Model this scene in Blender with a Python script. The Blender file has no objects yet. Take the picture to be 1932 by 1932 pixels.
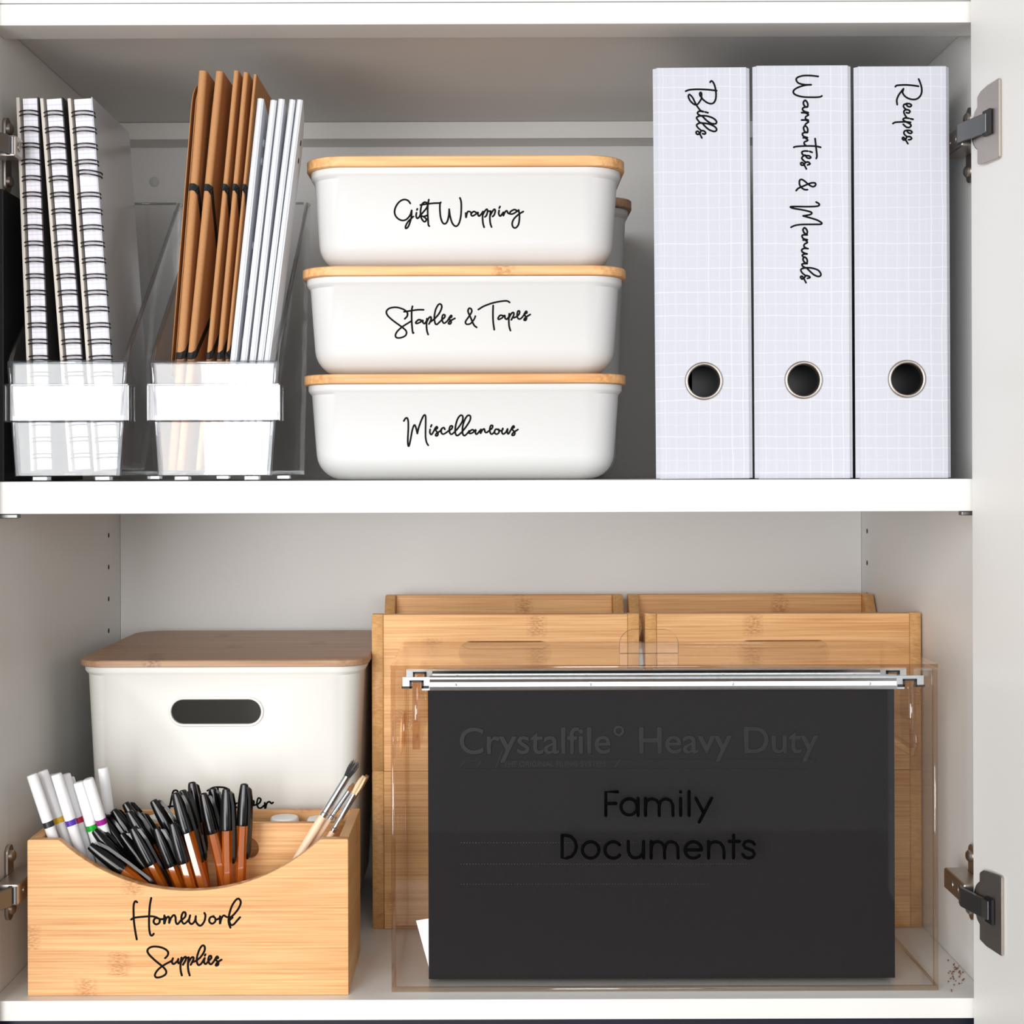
import bpy, bmesh, math, random
from mathutils import Vector, Matrix
from mathutils.bvhtree import BVHTree

# ------------------------------------------------------------------ camera, world, lights, exposure
scene = bpy.context.scene
COL = scene.collection
D = 1.10            # camera stands this far in front of the cabinet's front plane (y = 0), at z = 0
M0 = 0.41e-3        # metres per photo pixel on the plane y = 0
VPX, VPY = 932.0, 890.0
ROLL = math.radians(0.18)

cam_data = bpy.data.cameras.new('camera')
cam = bpy.data.objects.new('camera', cam_data)
COL.objects.link(cam)
cam.location = (0, -D, 0)
cam.rotation_euler = (math.pi / 2, 0, 0)
cam.rotation_euler = (Matrix.Rotation(ROLL, 3, 'Y') @ cam.rotation_euler.to_matrix()).to_euler()
cam_data.sensor_width = 36.0
cam_data.lens = 36.0 * D / (1932 * M0)
cam_data.shift_x = (966 - VPX) / 1932
cam_data.shift_y = -(966 - VPY) / 1932
cam_data.clip_start = 0.01
scene.camera = cam

world = bpy.data.worlds.new('world')
scene.world = world
world.use_nodes = True
wn = world.node_tree.nodes
wn['Background'].inputs[0].default_value = (1.0, 0.985, 0.96, 1)
wn['Background'].inputs[1].default_value = 0.26


def area_light(name, loc, target, sx, sy, power, color=(1, 1, 1)):
    l = bpy.data.lights.new(name, 'AREA')
    l.shape = 'RECTANGLE'
    l.size, l.size_y, l.energy, l.color = sx, sy, power, color
    o = bpy.data.objects.new(name, l)
    COL.objects.link(o)
    o.location = loc
    o.rotation_euler = (Vector(target) - Vector(loc)).to_track_quat('-Z', 'Y').to_euler()
    return o


# daylight from a tall window of the room, in front of the cabinet and to its left
area_light('window_light', (-1.10, -2.1, 0.02), (-0.75, 0, 0.02), 1.25, 2.1, 61, (0.985, 0.992, 1.0))
# fill light added behind the camera to brighten the cabinet's inside
area_light('fill_light', (0.25, -2.9, 0.28), (0.0, 0, -0.05), 2.2, 1.0, 33, (1.0, 0.995, 0.985))

vs = scene.view_settings
vs.view_transform = 'Standard'
vs.look = 'None'
vs.gamma = 1.0
vs.use_curve_mapping = False
vs.exposure = 0.0
scene.cycles.transparent_max_bounces = 32
scene.cycles.max_bounces = 12
scene.cycles.diffuse_bounces = 4
scene.cycles.glossy_bounces = 5
scene.cycles.transmission_bounces = 10
scene.cycles.sample_clamp_indirect = 6.0


# ------------------------------------------------------------------ photo pixels <-> places
def ray(px, py):
    """Direction from the camera through a photo pixel, with y = 1."""
    dx, dy = px - VPX, py - VPY
    c, s = math.cos(ROLL), math.sin(ROLL)
    # the picture is turned counter-clockwise by ROLL: turn the pixel back
    ux, uy = dx * c - dy * s, dx * s + dy * c
    return Vector((ux * M0 / D, 1.0, -uy * M0 / D))


def P(px, py, y):
    """The place on the depth plane y that shows at photo pixel (px, py)."""
    r = ray(px, py)
    return Vector((0, -D, 0)) + r * (D + y)


def X(px, y, py=VPY):
    return P(px, py, y).x


def Z(py, y, px=VPX):
    return P(px, py, y).z


# ------------------------------------------------------------------ materials
def new_mat(name):
    m = bpy.data.materials.new(name)
    m.use_nodes = True
    nt = m.node_tree
    nt.nodes.clear()
    out = nt.nodes.new('ShaderNodeOutputMaterial')
    return m, nt, out


def srgb(r, g, b):
    f = lambda v: (v / 255 / 12.92) if v / 255 <= 0.04045 else ((v / 255 + 0.055) / 1.055) ** 2.4
    return (f(r), f(g), f(b), 1)


def N(nt, kind, **kw):
    n = nt.nodes.new(kind)
    for k, v in kw.items():
        setattr(n, k, v)
    return n


def math_node(nt, op, a, b=None, c=None, clamp=False):
    n = N(nt, 'ShaderNodeMath', operation=op, use_clamp=clamp)
    for i, v in enumerate((a, b, c)):
        if v is None:
            continue
        if isinstance(v, (int, float)):
            n.inputs[i].default_value = v
        else:
            nt.links.new(v, n.inputs[i])
    return n.outputs[0]


def mix_color(nt, fac, a, b, blend='MIX'):
    n = N(nt, 'ShaderNodeMix', data_type='RGBA', blend_type=blend)
    for i, v in ((0, fac), (6, a), (7, b)):
        if isinstance(v, (int, float)):
            n.inputs[i].default_value = v
        elif isinstance(v, tuple):
            n.inputs[i].default_value = v
        else:
            nt.links.new(v, n.inputs[i])
    return n.outputs[2]


def plain(name, col, rough=0.5, metal=0.0, spec=0.5, noise=0.0, nscale=60.0, bump=0.0, bscale=400.0, coat=0.0):
    m, nt, out = new_mat(name)
    b = N(nt, 'ShaderNodeBsdfPrincipled')
    b.inputs['Base Color'].default_value = col
    b.inputs['Roughness'].default_value = rough
    b.inputs['Metallic'].default_value = metal
    b.inputs['Specular IOR Level'].default_value = spec
    b.inputs['Coat Weight'].default_value = coat
    tc = N(nt, 'ShaderNodeTexCoord')
    if noise:
        n = N(nt, 'ShaderNodeTexNoise')
        n.inputs['Scale'].default_value = nscale
        n.inputs['Detail'].default_value = 4
        nt.links.new(tc.outputs['Object'], n.inputs['Vector'])
        v = math_node(nt, 'MULTIPLY_ADD', n.outputs[0], 2 * noise, 1 - noise)
        c = N(nt, 'ShaderNodeVectorMath', operation='SCALE')
        c.inputs[0].default_value = col[:3]
        nt.links.new(v, c.inputs['Scale'])
        nt.links.new(c.outputs[0], b.inputs['Base Color'])
    if bump:
        n = N(nt, 'ShaderNodeTexNoise')
        n.inputs['Scale'].default_value = bscale
        n.inputs['Detail'].default_value = 3
        nt.links.new(tc.outputs['Object'], n.inputs['Vector'])
        bp = N(nt, 'ShaderNodeBump')
        bp.inputs['Strength'].default_value = bump
        bp.inputs['Distance'].default_value = 0.0006
        nt.links.new(n.outputs[0], bp.inputs['Height'])
        nt.links.new(bp.outputs[0], b.inputs['Normal'])
    nt.links.new(b.outputs[0], out.inputs[0])
    return m


def bamboo(name, along='X', light=(235, 185, 128), dark=(190, 126, 68), knot=(158, 98, 48), node_rate=3.2, strip=0.021, rough=0.42):
    """Laminated bamboo: long fine fibres, strips of slightly different tone, speckled nodes."""
    m, nt, out = new_mat(name)
    tc = N(nt, 'ShaderNodeTexCoord')
    sp = N(nt, 'ShaderNodeSeparateXYZ')
    nt.links.new(tc.outputs['Object'], sp.inputs[0])
    info = N(nt, 'ShaderNodeObjectInfo')
    x, y, z = sp.outputs
    if along == 'X':      # fibres along x, strips stacked in z (and y on flat boards)
        u, v, w = x, z, y
    elif along == 'XY':   # fibres along x, strips side by side in y
        u, v, w = x, y, z
    else:                 # 'Y': fibres along y
        u, v, w = y, z, x
    u = math_node(nt, 'ADD', u, math_node(nt, 'MULTIPLY', info.outputs['Random'], 3.7))
    comb = N(nt, 'ShaderNodeCombineXYZ')
    nt.links.new(math_node(nt, 'MULTIPLY', u, 9.0), comb.inputs[0])
    nt.links.new(math_node(nt, 'MULTIPLY', v, 620.0), comb.inputs[1])
    nt.links.new(math_node(nt, 'MULTIPLY', w, 200.0), comb.inputs[2])
    fib = N(nt, 'ShaderNodeTexNoise')
    fib.inputs['Scale'].default_value = 1.0
    fib.inputs['Detail'].default_value = 3
    fib.inputs['Roughness'].default_value = 0.6
    nt.links.new(comb.outputs[0], fib.inputs['Vector'])
    comb2 = N(nt, 'ShaderNodeCombineXYZ')
    nt.links.new(math_node(nt, 'MULTIPLY', u, 5.0), comb2.inputs[0])
    nt.links.new(math_node(nt, 'MULTIPLY', v, 90.0), comb2.inputs[1])
    nt.links.new(math_node(nt, 'MULTIPLY', w, 90.0), comb2.inputs[2])
    broad = N(nt, 'ShaderNodeTexNoise')
    broad.inputs['Scale'].default_value = 1.0
    broad.inputs['Detail'].default_value = 2
    nt.links.new(comb2.outputs[0], broad.inputs['Vector'])
    sid = math_node(nt, 'FLOOR', math_node(nt, 'DIVIDE', math_node(nt, 'ADD', v, 0.007), strip))
    wno = N(nt, 'ShaderNodeTexWhiteNoise', noise_dimensions='2D')
    cmb3 = N(nt, 'ShaderNodeCombineXYZ')
    nt.links.new(sid, cmb3.inputs[0])
    nt.links.new(info.outputs['Random'], cmb3.inputs[1])
    nt.links.new(cmb3.outputs[0], wno.inputs['Vector'])
    t = math_node(nt, 'MULTIPLY_ADD', fib.outputs[0], 1.9, -0.62)
    t = math_node(nt, 'ADD', t, math_node(nt, 'MULTIPLY_ADD', broad.outputs[0], 0.9, -0.47))
    t = math_node(nt, 'ADD', t, math_node(nt, 'MULTIPLY_ADD', wno.outputs[0], 0.22, -0.11), clamp=True)
    col = mix_color(nt, t, srgb(*light), srgb(*dark))
    # nodes
    fx = math_node(nt, 'FRACT', math_node(nt, 'ADD', math_node(nt, 'MULTIPLY', u, node_rate), math_node(nt, 'MULTIPLY', wno.outputs[0], 7.0)))
    dist = math_node(nt, 'ABSOLUTE', math_node(nt, 'SUBTRACT', fx, 0.5))
    halfw = 0.010 * node_rate
    mask = math_node(nt, 'SUBTRACT', 1.0, math_node(nt, 'DIVIDE', dist, halfw), clamp=True)
    fv = math_node(nt, 'ABSOLUTE', math_node(nt, 'SUBTRACT', math_node(nt, 'FRACT', math_node(nt, 'DIVIDE', math_node(nt, 'ADD', v, 0.007), strip)), 0.5))
    mask = math_node(nt, 'MULTIPLY', mask, math_node(nt, 'MULTIPLY', math_node(nt, 'SUBTRACT', 0.5, fv), 7.0, clamp=True))
    spk = N(nt, 'ShaderNodeTexNoise')
    spk.inputs['Scale'].default_value = 1.0
    spk.inputs['Detail'].default_value = 2
    cmb4 = N(nt, 'ShaderNodeCombineXYZ')
    nt.links.new(math_node(nt, 'MULTIPLY', u, 300.0), cmb4.inputs[0])
    nt.links.new(math_node(nt, 'MULTIPLY', v, 1000.0), cmb4.inputs[1])
    nt.links.new(math_node(nt, 'MULTIPLY', w, 420.0), cmb4.inputs[2])
    nt.links.new(cmb4.outputs[0], spk.inputs['Vector'])
    sfac = math_node(nt, 'MULTIPLY', math_node(nt, 'POWER', mask, 0.6), math_node(nt, 'MULTIPLY_ADD', spk.outputs[0], 4.5, -1.75, clamp=True))
    col = mix_color(nt, math_node(nt, 'MULTIPLY', sfac, 0.70), col, srgb(*knot))
    b = N(nt, 'ShaderNodeBsdfPrincipled')
    nt.links.new(col, b.inputs['Base Color'])
    b.inputs['Roughness'].default_value = rough
    b.inputs['Specular IOR Level'].default_value = 0.35
    bp = N(nt, 'ShaderNodeBump')
    bp.inputs['Strength'].default_value = 0.12
    bp.inputs['Distance'].default_value = 0.0004
    nt.links.new(fib.outputs[0], bp.inputs['Height'])
    nt.links.new(bp.outputs[0], b.inputs['Normal'])
    nt.links.new(b.outputs[0], out.inputs[0])
    return m


def clear(name, tint=(0.97, 0.98, 0.98, 1), rough=0.02, f0=0.04, frost=0.0, frost_col=(0.9, 0.9, 0.9, 1)):
    """Thin clear plastic: passes light straight, mirrors by Schlick's curve."""
    m, nt, out = new_mat(name)
    geo = N(nt, 'ShaderNodeNewGeometry')
    dot = N(nt, 'ShaderNodeVectorMath', operation='DOT_PRODUCT')
    nt.links.new(geo.outputs['Normal'], dot.inputs[0])
    nt.links.new(geo.outputs['Incoming'], dot.inputs[1])
    c = math_node(nt, 'ABSOLUTE', dot.outputs['Value'])
    p = math_node(nt, 'POWER', math_node(nt, 'SUBTRACT', 1.0, c, clamp=True), 5.0)
    fac = math_node(nt, 'MULTIPLY_ADD', p, 1 - f0, f0, clamp=True)
    tr = N(nt, 'ShaderNodeBsdfTransparent')
    tr.inputs[0].default_value = tint
    gl = N(nt, 'ShaderNodeBsdfGlossy')
    gl.inputs['Color'].default_value = (1, 1, 1, 1)
    gl.inputs['Roughness'].default_value = rough
    src = tr.outputs[0]
    if frost:
        tl = N(nt, 'ShaderNodeBsdfTranslucent')
        tl.inputs[0].default_value = frost_col
        df = N(nt, 'ShaderNodeBsdfDiffuse')
        df.inputs[0].default_value = frost_col
        a = N(nt, 'ShaderNodeMixShader')
        a.inputs[0].default_value = 0.6
        nt.links.new(tl.outputs[0], a.inputs[1])
        nt.links.new(df.outputs[0], a.inputs[2])
        b = N(nt, 'ShaderNodeMixShader')
        b.inputs[0].default_value = frost
        nt.links.new(src, b.inputs[1])
        nt.links.new(a.outputs[0], b.inputs[2])
        src = b.outputs[0]
    mx = N(nt, 'ShaderNodeMixShader')
    nt.links.new(fac, mx.inputs[0])
    nt.links.new(src, mx.inputs[1])
    nt.links.new(gl.outputs[0], mx.inputs[2])
    nt.links.new(mx.outputs[0], out.inputs[0])
    return m


def grid_paper(name):
    """Pale lilac paper with a hand-drawn white grid."""
    m, nt, out = new_mat(name)
    tc = N(nt, 'ShaderNodeTexCoord')
    sp = N(nt, 'ShaderNodeSeparateXYZ')
    nt.links.new(tc.outputs['Object'], sp.inputs[0])
    wob = N(nt, 'ShaderNodeTexNoise')
    wob.inputs['Scale'].default_value = 22
    nt.links.new(tc.outputs['Object'], wob.inputs['Vector'])
    w = math_node(nt, 'MULTIPLY_ADD', wob.outputs[0], 0.0035, -0.00175)
    u = math_node(nt, 'ADD', math_node(nt, 'ADD', sp.outputs[0], sp.outputs[1]), w)
    v = math_node(nt, 'ADD', sp.outputs[2], w)
    masks = []
    for coord, pitch, width, fade in ((u, 0.0087, 0.00075, 9.0), (v, 0.0094, 0.00075, 5.0), (u, 0.0051, 0.0004, 3.0)):
        q = math_node(nt, 'DIVIDE', coord, pitch)
        f = math_node(nt, 'ABSOLUTE', math_node(nt, 'SUBTRACT', math_node(nt, 'FRACT', q), 0.5))
        line = math_node(nt, 'LESS_THAN', f, 0.5 * width / pitch)
        wh = N(nt, 'ShaderNodeTexWhiteNoise', noise_dimensions='1D')
        nt.links.new(math_node(nt, 'FLOOR', q), wh.inputs['W'])
        a = math_node(nt, 'MULTIPLY_ADD', wh.outputs[0], 0.65, 0.35)
        masks.append(math_node(nt, 'MULTIPLY', line, math_node(nt, 'MULTIPLY', a, 1.0 if pitch > 0.006 else 0.4)))
    mk = math_node(nt, 'MAXIMUM', math_node(nt, 'MAXIMUM', masks[0], masks[1]), masks[2])
    col = mix_color(nt, mk, srgb(197, 199, 208), srgb(214, 215, 222))
    b = N(nt, 'ShaderNodeBsdfPrincipled')
    nt.links.new(col, b.inputs['Base Color'])
    b.inputs['Roughness'].default_value = 0.55
    b.inputs['Specular IOR Level'].default_value = 0.25
    nt.links.new(b.outputs[0], out.inputs[0])
    return m


def page_edges(name):
    """Bound edge of ruled pages: fine blue and pink stripes on white."""
    m, nt, out = new_mat(name)
    tc = N(nt, 'ShaderNodeTexCoord')
    sp = N(nt, 'ShaderNodeSeparateXYZ')
    nt.links.new(tc.outputs['Object'], sp.inputs[0])
    cb = N(nt, 'ShaderNodeCombineXYZ')
    nt.links.new(math_node(nt, 'MULTIPLY', sp.outputs[0], 2600.0), cb.inputs[0])
    nt.links.new(math_node(nt, 'MULTIPLY', sp.outputs[2], 1.2), cb.inputs[1])
    n = N(nt, 'ShaderNodeTexNoise')
    n.inputs['Scale'].default_value = 1
    nt.links.new(cb.outputs[0], n.inputs['Vector'])
    ramp = N(nt, 'ShaderNodeValToRGB')
    e = ramp.color_ramp.elements
    e[0].position, e[0].color = 0.28, srgb(178, 188, 226)
    e[1].position, e[1].color = 0.44, srgb(230, 230, 236)
    a = e.new(0.60); a.color = srgb(232, 229, 230)
    a = e.new(0.68); a.color = srgb(212, 160, 192)
    nt.links.new(n.outputs[0], ramp.inputs[0])
    f = math_node(nt, 'ABSOLUTE', math_node(nt, 'SUBTRACT', math_node(nt, 'FRACT', math_node(nt, 'MULTIPLY', sp.outputs[2], 77.5)), 0.5))
    line = math_node(nt, 'LESS_THAN', f, 0.035)
    col = mix_color(nt, math_node(nt, 'MULTIPLY', line, 0.5), ramp.outputs[0], srgb(176, 186, 214))
    b = N(nt, 'ShaderNodeBsdfPrincipled')
    nt.links.new(col, b.inputs['Base Color'])
    b.inputs['Roughness'].default_value = 0.7
    nt.links.new(b.outputs[0], out.inputs[0])
    return m


MAT = {
    'laminate': plain('white_laminate', srgb(232, 231, 228), 0.38, spec=0.4, bump=0.03, bscale=900),
    'wall_white': plain('textured_back_board', srgb(234, 233, 231), 0.6, spec=0.25, bump=0.25, bscale=420),
    'floor_wood': bamboo('unseen_floor_boards', 'XY', light=(120, 88, 62), dark=(86, 60, 42), knot=(60, 42, 30), strip=0.12, node_rate=0.4),
    'navy': plain('navy_under_darkness', srgb(14, 17, 36), 0.5),
    'white_plastic': plain('matt_white_plastic', srgb(212, 212, 211), 0.42, spec=0.35),
    'cream_plastic': plain('matt_cream_plastic', srgb(232, 231, 225), 0.45, spec=0.3),
    'bamboo_front': bamboo('bamboo_front', 'X'),
    'bamboo_side': bamboo('bamboo_side', 'Y', light=(228, 178, 120), dark=(196, 138, 80)),
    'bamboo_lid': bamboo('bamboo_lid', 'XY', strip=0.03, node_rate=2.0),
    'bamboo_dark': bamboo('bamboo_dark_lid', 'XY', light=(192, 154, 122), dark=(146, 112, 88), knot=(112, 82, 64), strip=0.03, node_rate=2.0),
    'ink': plain('black_lettering', srgb(8, 8, 9), 0.7, spec=0.12),
    'black_vinyl': plain('black_letter_vinyl', srgb(4, 4, 5), 0.8, spec=0.04),
    'black_card': plain('black_card', srgb(32, 31, 33), 0.8, spec=0.15, noise=0.25, nscale=900, bump=0.25, bscale=1400),
    'emboss': plain('embossed_black_card', srgb(31, 30, 32), 0.5, spec=0.24),
    'black_cover': plain('black_cover', srgb(14, 15, 20), 0.45),
    'wire': plain('black_wire', srgb(10, 11, 18), 0.35, spec=0.6),
    'cream_board': plain('cream_board', srgb(206, 198, 188), 0.7),
    'pages': page_edges('page_edges'),
    'kraft': plain('kraft_card', srgb(180, 130, 86), 0.7, spec=0.2, noise=0.16, nscale=700, bump=0.06, bscale=1500),
    'elastic': plain('black_elastic', srgb(12, 12, 14), 0.7),
    'white_card': plain('white_polypropylene', srgb(220, 223, 228), 0.42, spec=0.35),
    'grid': grid_paper('grid_paper'),
    'binder_inside': plain('dark_grey_board', srgb(70, 70, 72), 0.7),
    'nickel': plain('nickel_plated_steel', srgb(190, 182, 174), 0.36, metal=1.0, noise=0.06, nscale=500),
    'dark_steel': plain('dark_steel', srgb(124, 125, 124), 0.38, metal=1.0),
    'zinc': plain('galvanised_steel', srgb(206, 212, 216), 0.28, metal=1.0, noise=0.15, nscale=220),
    'chrome': plain('polished_ring', srgb(205, 200, 194), 0.14, metal=1.0),
    'aluminium': plain('aluminium_ferrule', srgb(206, 210, 216), 0.2, metal=1.0),
    'clear_soft': clear('clear_styrene', (0.965, 0.970, 0.975, 1), f0=0.052),
    'clear_edge': clear('clear_styrene_rim', (0.74, 0.75, 0.77, 1), f0=0.12),
    'acrylic': clear('clear_acrylic', (0.998, 0.997, 0.996, 1), f0=0.013),
    'acrylic_edge_glow': clear('acrylic_edge_bamboo_glow', (0.91, 0.79, 0.66, 1), rough=0.10, f0=0.10),  # orange tint paints in the glow the edges pick up from bamboo
    'tab_edge': clear('acrylic_tab_edge_darkened', (0.20, 0.16, 0.13, 1), rough=0.06, f0=0.16),  # dark tint paints in the dark edge lines of the clear tab
    'frost_cover': clear('frosted_cover', (0.7, 0.73, 0.76, 1), rough=0.15, frost=0.75, frost_col=(0.74, 0.78, 0.82, 1)),
    'pen_black': plain('glossy_black_plastic', srgb(9, 9, 11), 0.16, spec=0.6),
    'marker_white': plain('white_marker_plastic', srgb(244, 244, 246), 0.3),
    'raw_wood': plain('pale_wood_handle', srgb(238, 206, 174), 0.5, noise=0.08, nscale=120),
    'bristle_black': plain('black_bristle', srgb(18, 17, 18), 0.5),
    'bristle_cream': plain('cream_bristle', srgb(226, 200, 160), 0.6),
    'bristle_brown': plain('brown_bristle', srgb(150, 98, 52), 0.6),
    'hole_dark': plain('dark_hole', srgb(40, 34, 30), 0.8),
    'paper': plain('white_paper', srgb(245, 246, 250), 0.7),
    'crumb': plain('brown_crumb', srgb(120, 84, 56), 0.8),
    'cap_grey': plain('white_cap', srgb(238, 240, 240), 0.3),
    'rivet': plain('pearly_rivet', srgb(222, 226, 232), 0.15, spec=0.8),
}


def amber(name):
    m, nt, out = new_mat(name)
    geo = N(nt, 'ShaderNodeNewGeometry')
    dot = N(nt, 'ShaderNodeVectorMath', operation='DOT_PRODUCT')
    nt.links.new(geo.outputs['Normal'], dot.inputs[0])
    nt.links.new(geo.outputs['Incoming'], dot.inputs[1])
    c = math_node(nt, 'ABSOLUTE', dot.outputs['Value'])
    p = math_node(nt, 'POWER', math_node(nt, 'SUBTRACT', 1.0, c, clamp=True), 5.0)
    fac = math_node(nt, 'MULTIPLY_ADD', p, 0.88, 0.12, clamp=True)
    tr = N(nt, 'ShaderNodeBsdfTransparent')
    tr.inputs[0].default_value = (0.90, 0.46, 0.10, 1)
    df = N(nt, 'ShaderNodeBsdfPrincipled')
    df.inputs['Base Color'].default_value = srgb(226, 118, 26)
    df.inputs['Roughness'].default_value = 0.3
    a = N(nt, 'ShaderNodeMixShader')
    a.inputs[0].default_value = 0.45
    nt.links.new(tr.outputs[0], a.inputs[1])
    nt.links.new(df.outputs[0], a.inputs[2])
    gl = N(nt, 'ShaderNodeBsdfGlossy')
    gl.inputs['Color'].default_value = (1, 1, 1, 1)
    gl.inputs['Roughness'].default_value = 0.05
    mx = N(nt, 'ShaderNodeMixShader')
    nt.links.new(fac, mx.inputs[0])
    nt.links.new(a.outputs[0], mx.inputs[1])
    nt.links.new(gl.outputs[0], mx.inputs[2])
    nt.links.new(mx.outputs[0], out.inputs[0])
    return m


MAT['amber'] = amber('amber_barrel')


# ------------------------------------------------------------------ object helpers
def thing(name, label, cat, loc=(0, 0, 0), rot=(0, 0, 0), group=None):
    o = bpy.data.objects.new(name, None)
    COL.objects.link(o)
    o.empty_display_size = 0.02
    o.location = loc
    o.rotation_euler = rot
    o['label'] = label
    o['category'] = cat
    if group:
        o['group'] = group
    return o


def obj(name, data, mat, parent=None, smooth=False, loc=None, label=None):
    """Link a mesh (or a bmesh) as one object."""
    if isinstance(data, bmesh.types.BMesh):
        me = bpy.data.meshes.new(name)
        bmesh.ops.recalc_face_normals(data, faces=data.faces)
        data.to_mesh(me)
        data.free()
        data = me
    o = bpy.data.objects.new(name, data)
    COL.objects.link(o)
    if mat is not None:
        mats = mat if isinstance(mat, (list, tuple)) else [mat]
        if len(data.materials) == 0:
            for m in mats:
                data.materials.append(MAT[m] if isinstance(m, str) else m)
    if smooth:
        data.polygons.foreach_set('use_smooth', [True] * len(data.polygons))
        if smooth != 'all':
            data.set_sharp_from_angle(angle=math.radians(40))
    if parent is not None:
        o.parent = parent
    if loc is not None:
        o.location = loc
    if label:
        o['label'] = label
    return o


def add_box(bm, x0, x1, y0, y1, z0, z1, mat=0):
    v = [bm.verts.new((x, y, z)) for z in (z0, z1) for y in (y0, y1) for x in (x0, x1)]
    fs = []
    for q in ((0, 2, 3, 1), (4, 5, 7, 6), (0, 1, 5, 4), (2, 6, 7, 3), (0, 4, 6, 2), (1, 3, 7, 5)):
        f = bm.faces.new([v[i] for i in q])
        f.material_index = mat
        fs.append(f)
    return v


def box_bm(x0, x1, y0, y1, z0, z1, bevel=0.0, seg=2):
    bm = bmesh.new()
    add_box(bm, x0, x1, y0, y1, z0, z1)
    if bevel:
        bmesh.ops.bevel(bm, geom=bm.edges[:], offset=bevel, segments=seg, affect='EDGES', profile=0.5)
    return bm


def add_tube(bm, pts, rad, seg=8, closed=False):
    """A tube through 3-D points; rad is one radius or one for each point."""
    pts = [Vector(p) for p in pts]
    n = len(pts)
    rads = rad if isinstance(rad, (list, tuple)) else [rad] * n
    rings, up = [], None
    for i, p in enumerate(pts):
        a = pts[(i - 1) % n] if (closed or i > 0) else p
        b = pts[(i + 1) % n] if (closed or i < n - 1) else p
        t = (b - a).normalized()
        if up is None:
            up = t.orthogonal().normalized()
        up = (up - t * up.dot(t)).normalized()
        s = t.cross(up)
        rings.append([bm.verts.new(p + (up * math.cos(2 * math.pi * k / seg) + s * math.sin(2 * math.pi * k / seg)) * rads[i]) for k in range(seg)])
    for i in range(n if closed else n - 1):
        r0, r1 = rings[i], rings[(i + 1) % n]
        for k in range(seg):
            bm.faces.new((r0[k], r0[(k + 1) % seg], r1[(k + 1) % seg], r1[k]))
    if not closed:
        bm.faces.new(rings[0][::-1])
        bm.faces.new(rings[-1])


def lathe_bm(profile, seg=20):
    """Revolve (r, z) points round the z axis; capped."""
    bm = bmesh.new()
    rings = []
    for r, z in profile:
        rings.append([bm.verts.new((r * math.cos(2 * math.pi * k / seg), r * math.sin(2 * math.pi * k / seg), z)) for k in range(seg)])
    for a, b in zip(rings, rings[1:]):
        for k in range(seg):
            bm.faces.new((a[k], a[(k + 1) % seg], b[(k + 1) % seg], b[k]))
    bm.faces.new(rings[0][::-1])
    bm.faces.new(rings[-1])
    return bm


def rrect(w, d, r, seg=7):
    """Rounded rectangle of half sizes w, d, counter-clockwise."""
    r = max(min(r, w, d), 1e-4)
    out = []
    for cx, cy, a0 in ((w - r, d - r, 0), (-w + r, d - r, 90), (-w + r, -d + r, 180), (w - r, -d + r, 270)):
        for k in range(seg + 1):
            a = math.radians(a0 + 90 * k / seg)
            out.append((cx + r * math.cos(a), cy + r * math.sin(a)))
    return out


def loft_bm(levels, cx=0, cy=0, seg=7, cap_bottom=True, cap_top=True):
    """levels: (z, half_w, half_d, corner_r)."""
    bm = bmesh.new()
    rings = [[bm.verts.new((cx + x, cy + y, z)) for x, y in rrect(w, d, r, seg)] for z, w, d, r in levels]
    n = len(rings[0])
    for a, b in zip(rings, rings[1:]):
        for k in range(n):
            bm.faces.new((a[k], a[(k + 1) % n], b[(k + 1) % n], b[k]))
    if cap_bottom:
        bm.faces.new(rings[0][::-1])
    if cap_top:
        bm.faces.new(rings[-1])
    return bm


def curve_mesh(name, splines, fill='BOTH', extrude=0.0, bevel=0.0, bevel_res=1, dims='2D', cyclic=True):
    """Filled outlines (holes as inner splines) or swept strokes, turned into a mesh."""
    c = bpy.data.curves.new(name, 'CURVE')
    c.dimensions = dims
    if dims == '2D':
        c.fill_mode = fill
    c.extrude, c.bevel_depth, c.bevel_resolution = extrude, bevel, bevel_res
    if dims == '2D' and bevel:
        c.offset = -bevel
    if dims == '3D':
        c.use_fill_caps = True
    for pts in splines:
        s = c.splines.new('POLY')
        s.points.add(len(pts) - 1)
        for q, p in zip(s.points, pts):
            q.co = (p[0], p[1], p[2] if len(p) > 2 else 0, 1)
        s.use_cyclic_u = cyclic
    o = bpy.data.objects.new(name, c)
    me = bpy.data.meshes.new_from_object(o)
    bpy.data.objects.remove(o)
    bpy.data.curves.remove(c)
    me.materials.clear()
    return me


def plate(name, splines, thick, plane='XZ', at=0.0, bevel=0.0):
    """A flat board with holes. plane XZ: faces the front, from y = at to at + thick; YZ: x = at..; XY: z = at.."""
    me = curve_mesh(name, splines, extrude=thick / 2 - bevel, bevel=bevel)
    h = thick / 2
    for v in me.vertices:
        x, y, z = v.co
        if plane == 'XZ':
            v.co = (x, at + h - z, y)
        elif plane == 'YZ':
            v.co = (at + h + z, x, y)
        else:
            v.co = (x, y, at + h + z)
    bm = bmesh.new()
    bm.from_mesh(me)
    bmesh.ops.remove_doubles(bm, verts=bm.verts[:], dist=1e-6)
    bmesh.ops.recalc_face_normals(bm, faces=bm.faces[:])
    bm.to_mesh(me)
    bm.free()
    return me


def circle2(cx, cy, r, n=32):
    return [(cx + r * math.cos(2 * math.pi * k / n), cy + r * math.sin(2 * math.pi * k / n)) for k in range(n)]


def stadium(cx, cy, hw, r, n=12):
    out = []
    for k in range(n + 1):
        a = -math.pi / 2 + math.pi * k / n
        out.append((cx + hw - r + r * math.cos(a), cy + r * math.sin(a)))
    for k in range(n + 1):
        a = math.pi / 2 + math.pi * k / n
        out.append((cx - hw + r + r * math.cos(a), cy + r * math.sin(a)))
    return out


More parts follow.
